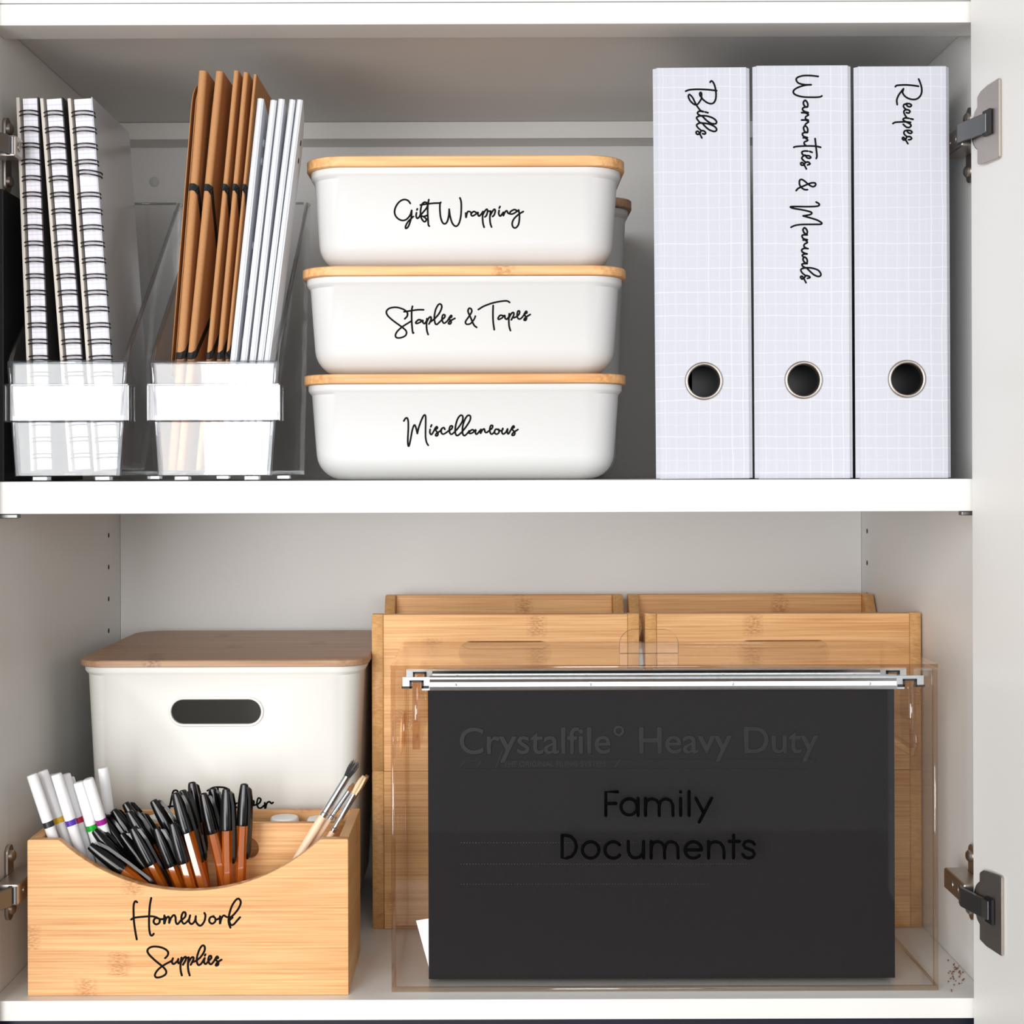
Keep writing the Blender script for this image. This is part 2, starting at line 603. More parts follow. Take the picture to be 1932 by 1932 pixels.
def smooth_path(pts, k=5):
    """Catmull-Rom through 2-D points."""
    if len(pts) < 3:
        return pts
    out = []
    q = [pts[0]] + list(pts) + [pts[-1]]
    for i in range(1, len(q) - 2):
        p0, p1, p2, p3 = q[i - 1:i + 3]
        for s in range(k):
            t = s / k
            out.append(tuple(0.5 * (2 * b + (c - a) * t + (2 * a - 5 * b + 4 * c - d) * t * t + (3 * b - a - 3 * c + d) * t ** 3)
                             for a, b, c, d in zip(p0, p1, p2, p3)))
    out.append(tuple(pts[-1]))
    return out


def bvh_of(objs):
    vsx, ps = [], []
    for o in objs:
        mw = world_matrix(o)
        b = len(vsx)
        vsx.extend(mw @ v.co for v in o.data.vertices)
        ps.extend([tuple(b + i for i in p.vertices) for p in o.data.polygons])
    return BVHTree.FromPolygons(vsx, ps)


def world_matrix(o):
    m = Matrix.LocRotScale(o.location, o.rotation_euler, o.scale)
    return world_matrix(o.parent) @ m if o.parent else m


def lettering(parent, target, groups, width, mat='ink', smooth=True, name='lettering', lift=0.0003, flat=0.35, thick=None):
    """Strokes traced in crop pixels ((ox, oy), scale, strokes), laid on the target's surface as one mesh of fine flat strokes."""
    tree = bvh_of([target])
    eye = Vector((0, -D, 0))
    inv = world_matrix(parent).inverted()
    bm = bmesh.new()
    for (ox, oy), sc, strokes in groups:
        for st in strokes:
            pts2 = smooth_path(st) if smooth else st
            pts = []
            for a, b in pts2:
                d = ray(ox + a / sc, oy + b / sc).normalized()
                hit = tree.ray_cast(eye, d)
                if hit[0] is None:
                    continue
                n = hit[1] if hit[1].y < 0 else -hit[1]
                pts.append(inv @ (hit[0] + n * lift))
            if len(pts) < 2:
                continue
            clean = [pts[0]]
            for p in pts[1:]:
                if (p - clean[-1]).length > 1e-4:
                    clean.append(p)
            if len(clean) < 2:
                continue
            r = width / 2
            tmp = bmesh.new()
            add_tube(tmp, clean, r, 8)
            for c_ in (clean[0], clean[-1]):
                bmesh.ops.create_uvsphere(tmp, u_segments=8, v_segments=5, radius=r, matrix=Matrix.Translation(c_))
            # flatten the round stroke against the surface
            ymean = sum(p.y for p in clean) / len(clean)
            cl = {id(v): v for v in tmp.verts}
            for v in tmp.verts:
                near = min(clean, key=lambda p: (p.x - v.co.x) ** 2 + (p.z - v.co.z) ** 2)
                v.co.y = near.y + (v.co.y - near.y) * flat
            me = bpy.data.meshes.new('tmp')
            tmp.to_mesh(me)
            tmp.free()
            bm.from_mesh(me)
            bpy.data.meshes.remove(me)
    return obj(name, bm, mat, parent, smooth='all')

# ------------------------------------------------------------------ the cabinet
XL, XR = -0.390, 0.383          # inner faces of the side panels
ZF, ZS, ZC = -0.4084, -0.0066, 0.3564   # compartment floor, shelf top, compartment ceiling
YB = 0.3825                     # face of the back board
SH_T = 0.0250                   # shelf thickness

cab = thing('cabinet', 'white laminate wall cabinet with open doors holding all the stationery', 'cabinet', (0, 0.19, -0.424))
CO = Vector((0, 0.19, -0.424))


def cpart(name, bm, mat, label=None, **k):
    for v in bm.verts:
        v.co -= CO
    return obj(name, bm, mat, cab, label=label, **k)


cpart('side_panel', box_bm(XL - 0.018, XL, 0, YB + 0.012, -0.4235, 0.3632, 0.0006), 'laminate')
cpart('side_panel', box_bm(XR, XR + 0.018, 0, YB + 0.012, -0.4235, 0.3632, 0.0006), 'laminate')
cpart('top_panel', box_bm(XL + 0.0003, XR - 0.0003, 0.0355, YB, ZC, 0.3632, 0.0004), 'laminate')
cpart('front_rail', box_bm(XL + 0.0003, XR - 0.0003, 0, 0.035, 0.3464, 0.3630, 0.0006), 'laminate')
cpart('bottom_panel', box_bm(XL + 0.0003, XR - 0.0003, 0, YB, -0.4240, ZF, 0.0006), 'laminate')
cpart('shelf', box_bm(XL + 0.0005, XR - 0.0005, 0.0, YB - 0.002, ZS - SH_T, ZS, 0.0006), 'laminate')
cpart('back_board', box_bm(XL + 0.0003, XR - 0.0003, YB + 0.0003, YB + 0.010, -0.4235, 0.3630), 'wall_white')
cpart('back_rail', box_bm(XL + 0.0003, XR - 0.0003, 0.346, YB, 0.3390, ZC - 0.0003, 0.0005), 'laminate')
# round cover of a screw in the back board
p = P(291, 343, YB)
bm = lathe_bm([(0.0052, 0), (0.0052, 0.0006), (0.0035, 0.0014), (0.0012, 0.0019)], 24)
bmesh.ops.transform(bm, matrix=Matrix.Translation(p) @ Matrix.Rotation(math.pi / 2, 4, 'X'), verts=bm.verts[:])
cpart('screw_cover', bm, 'white_plastic', smooth=True)
# shelf-pin holes in both side panels
for side, px, ys in ((XL, 205, (1010, 1070, 1130, 1190)), (XR, 1636, (1002, 1062, 1122))):
    for py in ys:
        r = ray(px, py)
        t = side / r.x
        p = Vector((0, -D, 0)) + r * t
        bm = lathe_bm([(0.0026, -0.0005), (0.0026, 0.00012)], 14)
        bmesh.ops.transform(bm, matrix=Matrix.Translation((side, p.y, p.z)) @ Matrix.Rotation(math.pi / 2 if side < 0 else -math.pi / 2, 4, 'Y'), verts=bm.verts[:])
        cpart('pin_hole', bm, 'hole_dark')
# small steel pins under the front corners of the shelf
for x, s in ((XL, 1), (XR, -1)):
    bm = box_bm(min(x, x + s * 0.020), max(x, x + s * 0.020), 0.004, 0.012, ZS - SH_T - 0.0035, ZS - SH_T - 0.0002, 0.0006)
    cpart('shelf_pin', bm, 'dark_steel')

# doors: slabs opened a little past square
PHI = math.radians(8)
XE = 0.3685
for s in (1, -1):
    ph_ = PHI if s > 0 else math.radians(24)
    bm = box_bm(0, 0.396, 0, 0.018, -0.452, 0.399, 0.0007)
    ux = Vector((math.sin(ph_), -math.cos(ph_), 0))      # along the door, away from the hinges
    uy = Vector((math.cos(ph_), math.sin(ph_), 0))       # out through the door's thickness
    m = Matrix((ux, uy, Vector((0, 0, 1)))).transposed().to_4x4()
    bmesh.ops.transform(bm, matrix=Matrix.Translation((XE, -0.0035, 0)) @ m, verts=bm.verts[:])
    if s < 0:
        off = -0.0145
        for v in bm.verts:
            v.co.y -= 0.006
        for v in bm.verts:
            v.co.x = -v.co.x + off
        bmesh.ops.reverse_faces(bm, faces=bm.faces[:])
    cpart('door', bm, 'laminate')


def hinge(sx, zc, dz):
    """A concealed cup hinge: plate on the door, link, arm and winged plate on the side panel. sx = 1: right door; dz = 1: arm's wing low."""
    e = bpy.data.objects.new('hinge', None)
    COL.objects.link(e)
    e.empty_display_size = 0.02
    e.parent = cab
    xw = XR if sx > 0 else -XL
    off = 0.0 if sx > 0 else 0.0145
    PHI = math.radians(8 if sx > 0 else 24)
    e.location = Vector((sx * 0.37, 0.0, zc)) - CO
    base = Vector((sx * 0.37, 0.0, zc))

    def fin(name, bm, mat, smooth=False):
        for v in bm.verts:
            v.co.x = sx * v.co.x
            v.co -= Vector((base.x, base.y, 0))
        if sx < 0:
            bmesh.ops.reverse_faces(bm, faces=bm.faces[:])
        return obj(name, bm, mat, e, smooth=smooth)

    def on_door(s, u, z):     # s along the door, u proud of its inner face
        return Vector((XE + off + s * math.sin(PHI) - u * math.cos(PHI), -0.0035 - s * math.cos(PHI) - u * math.sin(PHI), z))

    # plate: long wings with a rounded, thickened outer edge
    prof = [(0.0165, -0.0275), (0.0165, -0.016), (0.0125, -0.0135), (0.0100, -0.009), (0.0100, 0.009), (0.0125, 0.0135), (0.0165, 0.016),
            (0.0165, 0.0235), (0.0220, 0.0268), (0.0320, 0.0285), (0.0470, 0.0296), (0.0490, 0.0288), (0.0490, -0.0288), (0.0470, -0.0296), (0.0260, -0.0292)]
    bm = bmesh.new()
    lo = [bm.verts.new(on_door(a, 0.0002, b)) for a, b in prof]
    hi = [bm.verts.new(on_door(a, 0.0034 if a < 0.04 else 0.0024, b)) for a, b in prof]
    bm.faces.new(lo[::-1]); bm.faces.new(hi)
    for k in range(len(prof)):
        bm.faces.new((lo[k], lo[(k + 1) % len(prof)], hi[(k + 1) % len(prof)], hi[k]))
    bmesh.ops.recalc_face_normals(bm, faces=bm.faces[:])
    bmesh.ops.bevel(bm, geom=[ed for ed in bm.edges], offset=0.0006, segments=2, affect='EDGES')
    fin('cup_plate', bm, 'nickel')
    # round cup sunk in the door, its rim showing beside the plate
    bm = lathe_bm([(0.0175, 0), (0.0175, 0.0016), (0.0160, 0.0022), (0.0120, 0.0022)], 28)
    rot = Matrix((Vector((-math.sin(PHI), math.cos(PHI), 0)), Vector((0, 0, 1)), Vector((-math.cos(PHI), -math.sin(PHI), 0)))).transposed().to_4x4()
    bmesh.ops.transform(bm, matrix=Matrix.Translation(on_door(0.0215, 0.0002, 0)) @ rot, verts=bm.verts[:])
    fin('hinge_cup', bm, 'dark_steel', smooth=True)
    # dark mouth and link from the cup to the arm
    bm = bmesh.new()
    a, b = on_door(0.028, 0.0034, 0), Vector((XE + off - 0.0070, 0.004, 0))
    q0, q1 = Vector((XE + off - 0.0085, 0.0, 0)), on_door(0.010, 0.0075, 0)
    path = [b, q0 + Vector((0, -0.004, 0)), q1, on_door(0.027, 0.0055, 0), on_door(0.034, 0.0036, 0)]
    hw = 0.0072
    rows = []
    for i, p_ in enumerate(path):
        t_ = (path[min(i + 1, 4)] - path[max(i - 1, 0)]).normalized()
        nn = Vector((-t_.y, t_.x, 0))
        rows.append([bm.verts.new(p_ + nn * sg * 0.0018 + Vector((0, 0, z_))) for sg, z_ in ((-1, -hw), (1, -hw), (1, hw), (-1, hw))])
    for r0, r1 in zip(rows, rows[1:]):
        for k in range(4):
            bm.faces.new((r0[k], r0[(k + 1) % 4], r1[(k + 1) % 4], r1[k]))
    bm.faces.new(rows[0][::-1]); bm.faces.new(rows[-1])
    bmesh.ops.bevel(bm, geom=bm.edges[:], offset=0.0005, segments=1, affect='EDGES')
    fin('hinge_link', bm, 'dark_steel')
    bm = box_bm(0, 0.0022, 0, 0.011, -0.0095, 0.0095, 0.0004)
    m3 = Matrix((Vector((-math.cos(PHI), -math.sin(PHI), 0)), Vector((math.sin(PHI), -math.cos(PHI), 0)), Vector((0, 0, 1)))).transposed().to_4x4()
    bmesh.ops.transform(bm, matrix=Matrix.Translation(on_door(0.0285, 0.0030, 0)) @ m3, verts=bm.verts[:])
    fin('hinge_mouth', bm, 'black_cover')
    # arm: U-channel running back along the side panel
    bm = box_bm(xw - 0.0205, xw - 0.0030, 0.001, 0.050 if sx > 0 or dz < 0 else 0.0185, -0.0082, 0.0082, 0.0016)
    fin('hinge_arm', bm, 'nickel')
    bm = box_bm(xw - 0.0193, xw - 0.0070, -0.0006, 0.0011, -0.0068, 0.0068, 0.0004)
    fin('arm_end', bm, 'dark_steel')
    for yy, zz in ((0.016, 0.0), (0.030, 0.0)) if sx > 0 or dz < 0 else ((0.0095, 0.0),):
        bm = lathe_bm([(0.0034, 0), (0.0034, 0.0006), (0.0022, 0.0010)], 12)
        bmesh.ops.transform(bm, matrix=Matrix.Translation((xw - 0.0204, yy, zz)) @ Matrix.Rotation(-math.pi / 2, 4, 'Y'), verts=bm.verts[:])
        fin('adjusting_screw', bm, 'nickel', smooth=True)
    # winged mounting plate on the side panel, with its screws
    pts = stadium(0, 0, 0.030, 0.0065)
    me = plate('mounting_plate', [[(b_ + 0.036, a_) for a_, b_ in pts]], 0.0030, 'YZ', xw - 0.0031)
    bm = bmesh.new(); bm.from_mesh(me); bpy.data.meshes.remove(me)
    fin('mounting_plate', bm, 'nickel')
    for zz in (-0.021, 0.021):
        bm = lathe_bm([(0.0048, 0), (0.0046, 0.0022), (0.0030, 0.0036), (0.0012, 0.0040)], 16)
        bmesh.ops.transform(bm, matrix=Matrix.Translation((xw - 0.0030, 0.036, zz)) @ Matrix.Rotation(-math.pi / 2, 4, 'Y'), verts=bm.verts[:])
        fin('plate_screw', bm, 'nickel', smooth=True)
    return e


for sx in (1, -1):
    hinge(sx, Z(248 if sx > 0 else 268, -0.01, 1840 if sx > 0 else 20), 1)
    hinge(sx, Z(1697, -0.01, 1840 if sx > 0 else 20), -1)


# what shows above and below the cabinet
def setting(name, bm, mat):
    o = obj(name, bm, mat)
    o['kind'] = 'structure'
    return o


setting('dark_under_board', box_bm(XL - 0.3, XR + 0.3, 0.012, 0.40, -0.62, -0.4245, 0.0006), 'navy')  # dark board added to stand for the darkness under the cabinet
setting('trim_2', box_bm(XL - 0.018, XR + 0.018, 0.001, YB + 0.01, 0.3639, 0.52, 0.0004), 'laminate')
setting('floor', box_bm(-2.6, 2.6, -4.0, 0.40, -1.34, -1.30), 'floor_wood')  # unseen floor, added to block the world's light from below
setting('wall_back', box_bm(-2.2, 2.2, 0.402, 0.45, -1.5, 1.2), 'wall_white')


# ------------------------------------------------------------------ lidded boxes
def lidded_box(name, label, cat, px0, px1, lid_top, lid_bot, yf, depth, zb, taper, mats, handle=False, group=None, lid_r=0.03, fillet=0.022, rimh=0.0045):
    """Tapered plastic box with rounded corners under a flat wooden lid. Lid edges and heights come from the photo at depth yf."""
    x0, x1 = X(px0, yf, lid_top), X(px1, yf, lid_top)
    cx, w = (x0 + x1) / 2, (x1 - x0) / 2
    pxc = (px0 + px1) / 2
    zt, zl = Z(lid_top, yf, pxc), Z(lid_bot, yf, pxc)
    d = depth / 2
    t = thing(name, label, cat, (cx, yf + d, zb), group=group)
    h = zl - zb
    rim_w, rim_d = w - 0.0030, d - 0.0030
    bw, bd = rim_w - 0.0022, rim_d - 0.0022
    r = lid_r
    lv = []
    for k in range(8):
        a = math.pi / 2 * k / 7
        ins = fillet * (1 - math.sin(a))
        z = fillet * (1 - math.cos(a))
        tp = taper * (1 - z / h)
        lv.append((z, bw - tp - ins, bd - tp - ins, max(r - tp - ins * 0.5, 0.006)))
    lv.append((h - rimh - 0.0035, bw - taper * rimh / h, bd - taper * rimh / h, r))
    lv.append((h - rimh - 0.0012, rim_w - 0.0006, rim_d - 0.0006, r))
    lv.append((h - rimh, rim_w, rim_d, r))
    lv.append((h - 0.0003, rim_w, rim_d, r))
    bm = loft_bm(lv, cap_top=False)
    # wall thickness: an inner skin joined at the rim
    th = 0.0024
    inner = [(h - 0.0003, rim_w - th, rim_d - th, r - th)] + [(max(z, 0.0026), a - th, b - th, max(c - th, 0.004)) for z, a, b, c in reversed(lv[:-3])]
    ib = loft_bm(inner[::-1], cap_top=False)
    me = bpy.data.meshes.new('tmp')
    ib.to_mesh(me); ib.free()
    n0 = len(bm.verts)
    bm.from_mesh(me); bpy.data.meshes.remove(me)
    bm.verts.ensure_lookup_table()
    top_o = sorted([v for v in bm.verts[:n0] if abs(v.co.z - (h - 0.0003)) < 1e-7], key=lambda v: v.index)
    top_i = sorted([v for v in bm.verts[n0:] if abs(v.co.z - (h - 0.0003)) < 1e-7], key=lambda v: v.index)
    for k in range(len(top_o)):
        bm.faces.new((top_o[k], top_o[(k + 1) % len(top_o)], top_i[(k + 1) % len(top_o)], top_i[k]))
    body = obj('body', bm, mats[0], t, smooth=True)
    bm = loft_bm([(h, w - 0.0006, d - 0.0006, r), (h + 0.0006, w, d, r), (zt - zb - 0.0008, w, d, r), (zt - zb, w - 0.0008, d - 0.0008, r)])
    obj('lid', bm, mats[1], t, smooth=True)
    return t, body


ST_Y, ST_D = 0.030, 0.165
stack = []
zb = ZS + 0.0002
for label, a in (('shallow white box with bamboo lid lettered Miscellaneous, bottom of the stack', (565, 1187, 705, 723)),
                 ('shallow white box with bamboo lid lettered Staples and Tapes, middle of the stack', (562, 1187, 501, 519)),
                 ('shallow white box with bamboo lid lettered Gift Wrapping, top of the stack', (570, 1184, 293, 313))):
    t, body = lidded_box('storage_box', label, 'box', a[0], a[1], a[2], a[3], ST_Y, ST_D, zb, 0.0055, ('white_plastic', 'bamboo_lid'), group='stack of shallow lidded boxes', lid_r=0.030, fillet=0.020)
    stack.append((t, body))
    zb = Z(a[2], ST_Y, 876) + 0.0003

GIFT = ((730, 360), 6.9, [
    [(305, 165), (270, 125), (215, 115), (155, 150), (110, 220), (100, 290), (130, 350), (190, 385), (250, 375), (300, 320), (322, 255)],
    [(322, 255), (318, 340), (300, 410), (275, 470), (245, 490), (245, 455), (280, 395), (345, 335)],
    [(385, 285), (380, 330), (395, 360), (420, 340), (435, 310)], [(390, 250), (396, 235)],
    [(435, 320), (470, 280), (515, 225), (530, 185), (515, 155), (485, 150), (455, 180), (440, 240), (437, 310), (450, 360), (480, 400), (505, 395), (510, 365), (480, 340), (445, 325)],
    [(480, 335), (525, 320)], [(545, 115), (535, 170), (530, 260), (535, 380), (540, 445), (552, 460)], [(435, 185), (500, 175), (600, 163), (690, 160)],
    [(700, 150), (690, 180), (690, 260), (700, 350), (725, 415), (755, 430), (785, 400), (805, 320), (810, 240)],
    [(810, 240), (820, 320), (850, 420), (895, 462), (935, 430), (960, 340), (968, 230), (965, 140), (950, 92)],
    [(1025, 290), (1030, 350), (1040, 300), (1055, 270), (1085, 275), (1100, 295)],
    [(1165, 285), (1130, 270), (1095, 300), (1110, 328), (1150, 310), (1185, 280), (1185, 310), (1200, 330), (1230, 300), (1250, 270)],
    [(1250, 270), (1245, 340), (1250, 420), (1265, 475)], [(1245, 320), (1270, 270), (1300, 240), (1310, 265), (1295, 320), (1275, 340)],
    [(1350, 265), (1340, 340), (1345, 420), (1362, 472)], [(1345, 320), (1375, 265), (1400, 240), (1410, 265), (1395, 315), (1375, 335)],
    [(1310, 265), (1350, 265)],
    [(1460, 255), (1455, 300), (1475, 330), (1500, 300), (1515, 280)], [(1462, 225), (1472, 205)],
    [(1515, 280), (1515, 325), (1535, 280), (1560, 260), (1575, 290), (1600, 300)],
    [(1700, 265), (1660, 245), (1610, 270), (1600, 300), (1640, 300), (1690, 270), (1715, 250)],
    [(1715, 250), (1725, 330), (1715, 430), (1680, 480), (1645, 475), (1630, 430), (1650, 370), (1710, 310), (1775, 270)]])
STAPLES = ((720, 560), 6.44, [
    [(280, 268), (310, 235), (312, 195), (270, 155), (180, 128), (95, 140), (58, 180), (75, 230), (140, 290), (250, 370), (300, 420), (290, 470), (230, 498), (180, 495), (168, 465), (190, 420), (250, 365), (320, 320), (365, 292)],
    [(375, 115), (365, 170), (365, 290), (372, 390), (380, 440), (388, 437)], [(272, 182), (350, 170), (440, 158), (510, 158)],
    [(480, 285), (450, 278), (415, 310), (425, 325), (465, 310), (500, 285), (500, 310), (520, 325), (545, 295), (550, 265)],
    [(550, 265), (545, 340), (550, 410), (565, 458)], [(545, 310), (575, 255), (598, 245), (600, 280), (575, 330)],
    [(600, 300), (650, 260), (700, 200), (730, 130), (720, 92), (690, 95), (655, 160), (640, 250), (650, 320), (670, 335), (705, 305), (735, 275)],
    [(735, 275), (765, 250), (768, 222), (745, 220), (733, 265), (745, 310), (765, 320), (800, 290), (820, 255)],
    [(820, 255), (845, 225), (850, 245), (820, 265), (845, 300), (835, 328), (812, 325), (830, 295), (890, 262)],
    [(1155, 372), (1120, 340), (1080, 250), (1050, 180), (1060, 142), (1085, 145), (1095, 180), (1060, 240), (1020, 300), (1030, 332), (1080, 325), (1125, 270), (1138, 235)],
    [(1175, 155), (1240, 115), (1350, 75), (1450, 55), (1520, 50), (1555, 68)], [(1355, 105), (1352, 200), (1355, 300), (1368, 400)],
    [(1475, 230), (1440, 225), (1415, 260), (1425, 275), (1465, 255), (1495, 225), (1500, 260), (1520, 272), (1545, 245)],
    [(1550, 205), (1545, 280), (1550, 360), (1565, 410)], [(1545, 260), (1575, 205), (1600, 190), (1605, 220), (1575, 280)],
    [(1605, 255), (1640, 240), (1670, 210), (1675, 175), (1655, 175), (1645, 220), (1655, 260), (1680, 270), (1715, 240), (1735, 205)],
    [(1735, 205), (1755, 175), (1765, 195), (1735, 215), (1760, 255), (1750, 285), (1730, 280), (1750, 250), (1805, 215)]])
MISC = ((750, 770), 7.728, [
    [(92, 188), (115, 150), (140, 145), (155, 190), (157, 300), (150, 450), (152, 530), (165, 555), (185, 480), (215, 320), (245, 245), (270, 290), (288, 370)],
    [(288, 370), (310, 280), (350, 170), (385, 105), (408, 115), (410, 220), (408, 400), (420, 490), (447, 542)],
    [(475, 310), (472, 360), (495, 385), (525, 340), (550, 290)], [(485, 272), (497, 245)],
    [(550, 290), (570, 270), (582, 290), (555, 320), (590, 365), (580, 402), (555, 400), (570, 365), (620, 335), (635, 310)],
    [(690, 310), (675, 285), (645, 300), (635, 345), (655, 378), (690, 370), (745, 330)],
    [(745, 335), (790, 300), (800, 265), (775, 260), (755, 300), (760, 355), (785, 382), (830, 350)],
    [(830, 350), (890, 280), (945, 190), (950, 120), (920, 105), (880, 150), (850, 240), (840, 330), (850, 385), (875, 400), (915, 370), (945, 340)],
    [(945, 340), (1000, 270), (1055, 180), (1062, 120), (1030, 105), (990, 150), (955, 240), (945, 330), (955, 385), (980, 400), (1020, 365), (1045, 330)],
    [(1115, 325), (1085, 315), (1045, 350), (1055, 370), (1100, 355), (1140, 315), (1135, 360), (1155, 380), (1200, 330), (1215, 310)],
    [(1215, 310), (1210, 370), (1235, 320), (1265, 305), (1275, 345), (1300, 355), (1340, 325)],
    [(1340, 325), (1380, 290), (1385, 255), (1360, 255), (1345, 300), (1350, 355), (1375, 380), (1415, 345)],
    [(1465, 310), (1430, 310), (1412, 350), (1440, 380), (1475, 360), (1480, 320), (1470, 308)], [(1470, 320), (1510, 330), (1535, 310)],
    [(1535, 295), (1520, 345), (1540, 378), (1580, 350), (1605, 300), (1600, 350), (1615, 375), (1645, 330), (1670, 280)],
    [(1670, 280), (1690, 258), (1700, 280), (1670, 305), (1710, 355), (1700, 392), (1670, 395), (1685, 360), (1755, 312)]])
for (t, body), g in zip(stack, (MISC, STAPLES, GIFT)):
    lettering(t, body, [g], 0.0014)

# the large white box on the floor, lettered A4 Paper
A4_Y = 0.1205
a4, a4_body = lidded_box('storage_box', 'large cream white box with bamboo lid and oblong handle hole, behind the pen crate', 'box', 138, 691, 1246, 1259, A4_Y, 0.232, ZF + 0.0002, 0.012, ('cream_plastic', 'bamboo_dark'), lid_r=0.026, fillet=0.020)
hc = P(407.5, 1343, A4_Y + 0.006)
hw, hr = (493 - 322) / 2 * M0 * (D + A4_Y) / D, (1366 - 1319) / 2 * M0 * (D + A4_Y) / D
cut = plate('cut', [stadium(hc.x - a4.location.x, hc.z - a4.location.z, hw, hr)], 0.06, 'XZ', -0.15)
cutter = bpy.data.objects.new('cut', cut)
COL.objects.link(cutter)
cutter.parent = a4
md = a4_body.modifiers.new('cut', 'BOOLEAN')
md.object, md.operation, md.solver = cutter, 'DIFFERENCE', 'EXACT'
bpy.context.view_layer.update()
ev = a4_body.evaluated_get(bpy.context.evaluated_depsgraph_get())
me = bpy.data.meshes.new_from_object(ev)
a4_body.modifiers.clear()
old = a4_body.data
a4_body.data = me
bpy.data.objects.remove(cutter)
me.polygons.foreach_set('use_smooth', [True] * len(me.polygons))
me.set_sharp_from_angle(angle=math.radians(40))
# raised rim round the handle hole, following the wall
tree = bvh_of([a4_body])
bm = bmesh.new()
ring = []
for a, b in stadium(hc.x, hc.z, hw + 0.0011, hr + 0.0011):
    hit = tree.ray_cast(Vector((a, 0.0, b)), Vector((0, 1, 0)))
    yy = hit[0].y if hit[0] and hit[0].y < A4_Y + 0.03 else A4_Y + 0.007
    ring.append(Vector((a, yy - 0.0002, b)) - a4.location)
add_tube(bm, ring, 0.0013, 8, closed=True)
obj('handle_rim', bm, 'cream_plastic', a4, smooth='all')
A4TXT = [((240, 1460), 7.43, [
    [(560, 570), (600, 450), (640, 260), (680, 230), (710, 250), (740, 340), (780, 480), (800, 560)], [(500, 468), (660, 450), (790, 445)],
    [(930, 250), (900, 380), (1010, 375)], [(1000, 280), (990, 400), (995, 520)],
    [(1125, 235), (1200, 195), (1300, 185), (1400, 205), (1455, 270), (1450, 350), (1400, 410), (1320, 450), (1250, 470)], [(1270, 200), (1290, 350), (1315, 500), (1330, 560)],
    [(1600, 425), (1540, 410), (1505, 440), (1520, 470), (1570, 450), (1620, 415), (1625, 450), (1650, 470), (1690, 410)],
    [(1690, 390), (1690, 500), (1700, 600)], [(1690, 480), (1740, 390), (1775, 380), (1770, 430), (1720, 490)]]),
    ((240, 1420), 4.025, [[(960, 400), (1000, 385), (1015, 355), (995, 345), (985, 385), (995, 415), (1015, 420), (1045, 395)], [(1045, 380), (1048, 428), (1060, 385), (1080, 372), (1095, 385), (1108, 378)]])]
lettering(a4, a4_body, A4TXT, 0.0016)

# a second large box, deep on the shelf behind the stack: only its edge shows
BK_Y = 0.200
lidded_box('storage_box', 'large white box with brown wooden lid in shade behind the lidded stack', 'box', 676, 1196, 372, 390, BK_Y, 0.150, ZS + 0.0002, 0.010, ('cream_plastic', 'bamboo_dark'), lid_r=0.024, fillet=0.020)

# ------------------------------------------------------------------ lever arch files
BILLS = [((1270, 140), 13.8, [
    [(962, 212), (980, 185), (1015, 185), (1065, 260), (1100, 380), (1115, 520), (1105, 650), (1060, 740), (990, 770), (900, 750), (810, 690), (740, 610), (740, 520), (720, 475), (690, 500), (700, 560), (735, 620), (700, 700), (640, 780), (590, 800), (520, 770), (440, 690), (395, 590), (410, 535), (440, 540), (510, 620), (590, 780), (640, 860), (710, 945), (785, 975)],
    [(1130, 430), (900, 405), (650, 395), (450, 405), (370, 425), (325, 445)],
    [(785, 980), (690, 965), (635, 1000), (650, 1045), (720, 1085)], [(830, 985), (905, 1005)],
    [(720, 1085), (830, 1085), (950, 1110), (1060, 1160), (1125, 1230), (1115, 1285), (1050, 1295), (960, 1270), (850, 1190), (760, 1100), (690, 1090), (620, 1120), (615, 1160), (700, 1270)],
    [(700, 1270), (830, 1280), (950, 1305), (1070, 1360), (1130, 1430), (1110, 1480), (1050, 1490), (940, 1450), (850, 1380), (740, 1270), (650, 1290), (610, 1330), (640, 1390), (730, 1470)],
    [(730, 1470), (800, 1480), (845, 1530), (820, 1560), (765, 1550)], [(730, 1470), (690, 1540), (640, 1570), (600, 1540), (605, 1495), (650, 1490), (690, 1550), (745, 1660)]])]
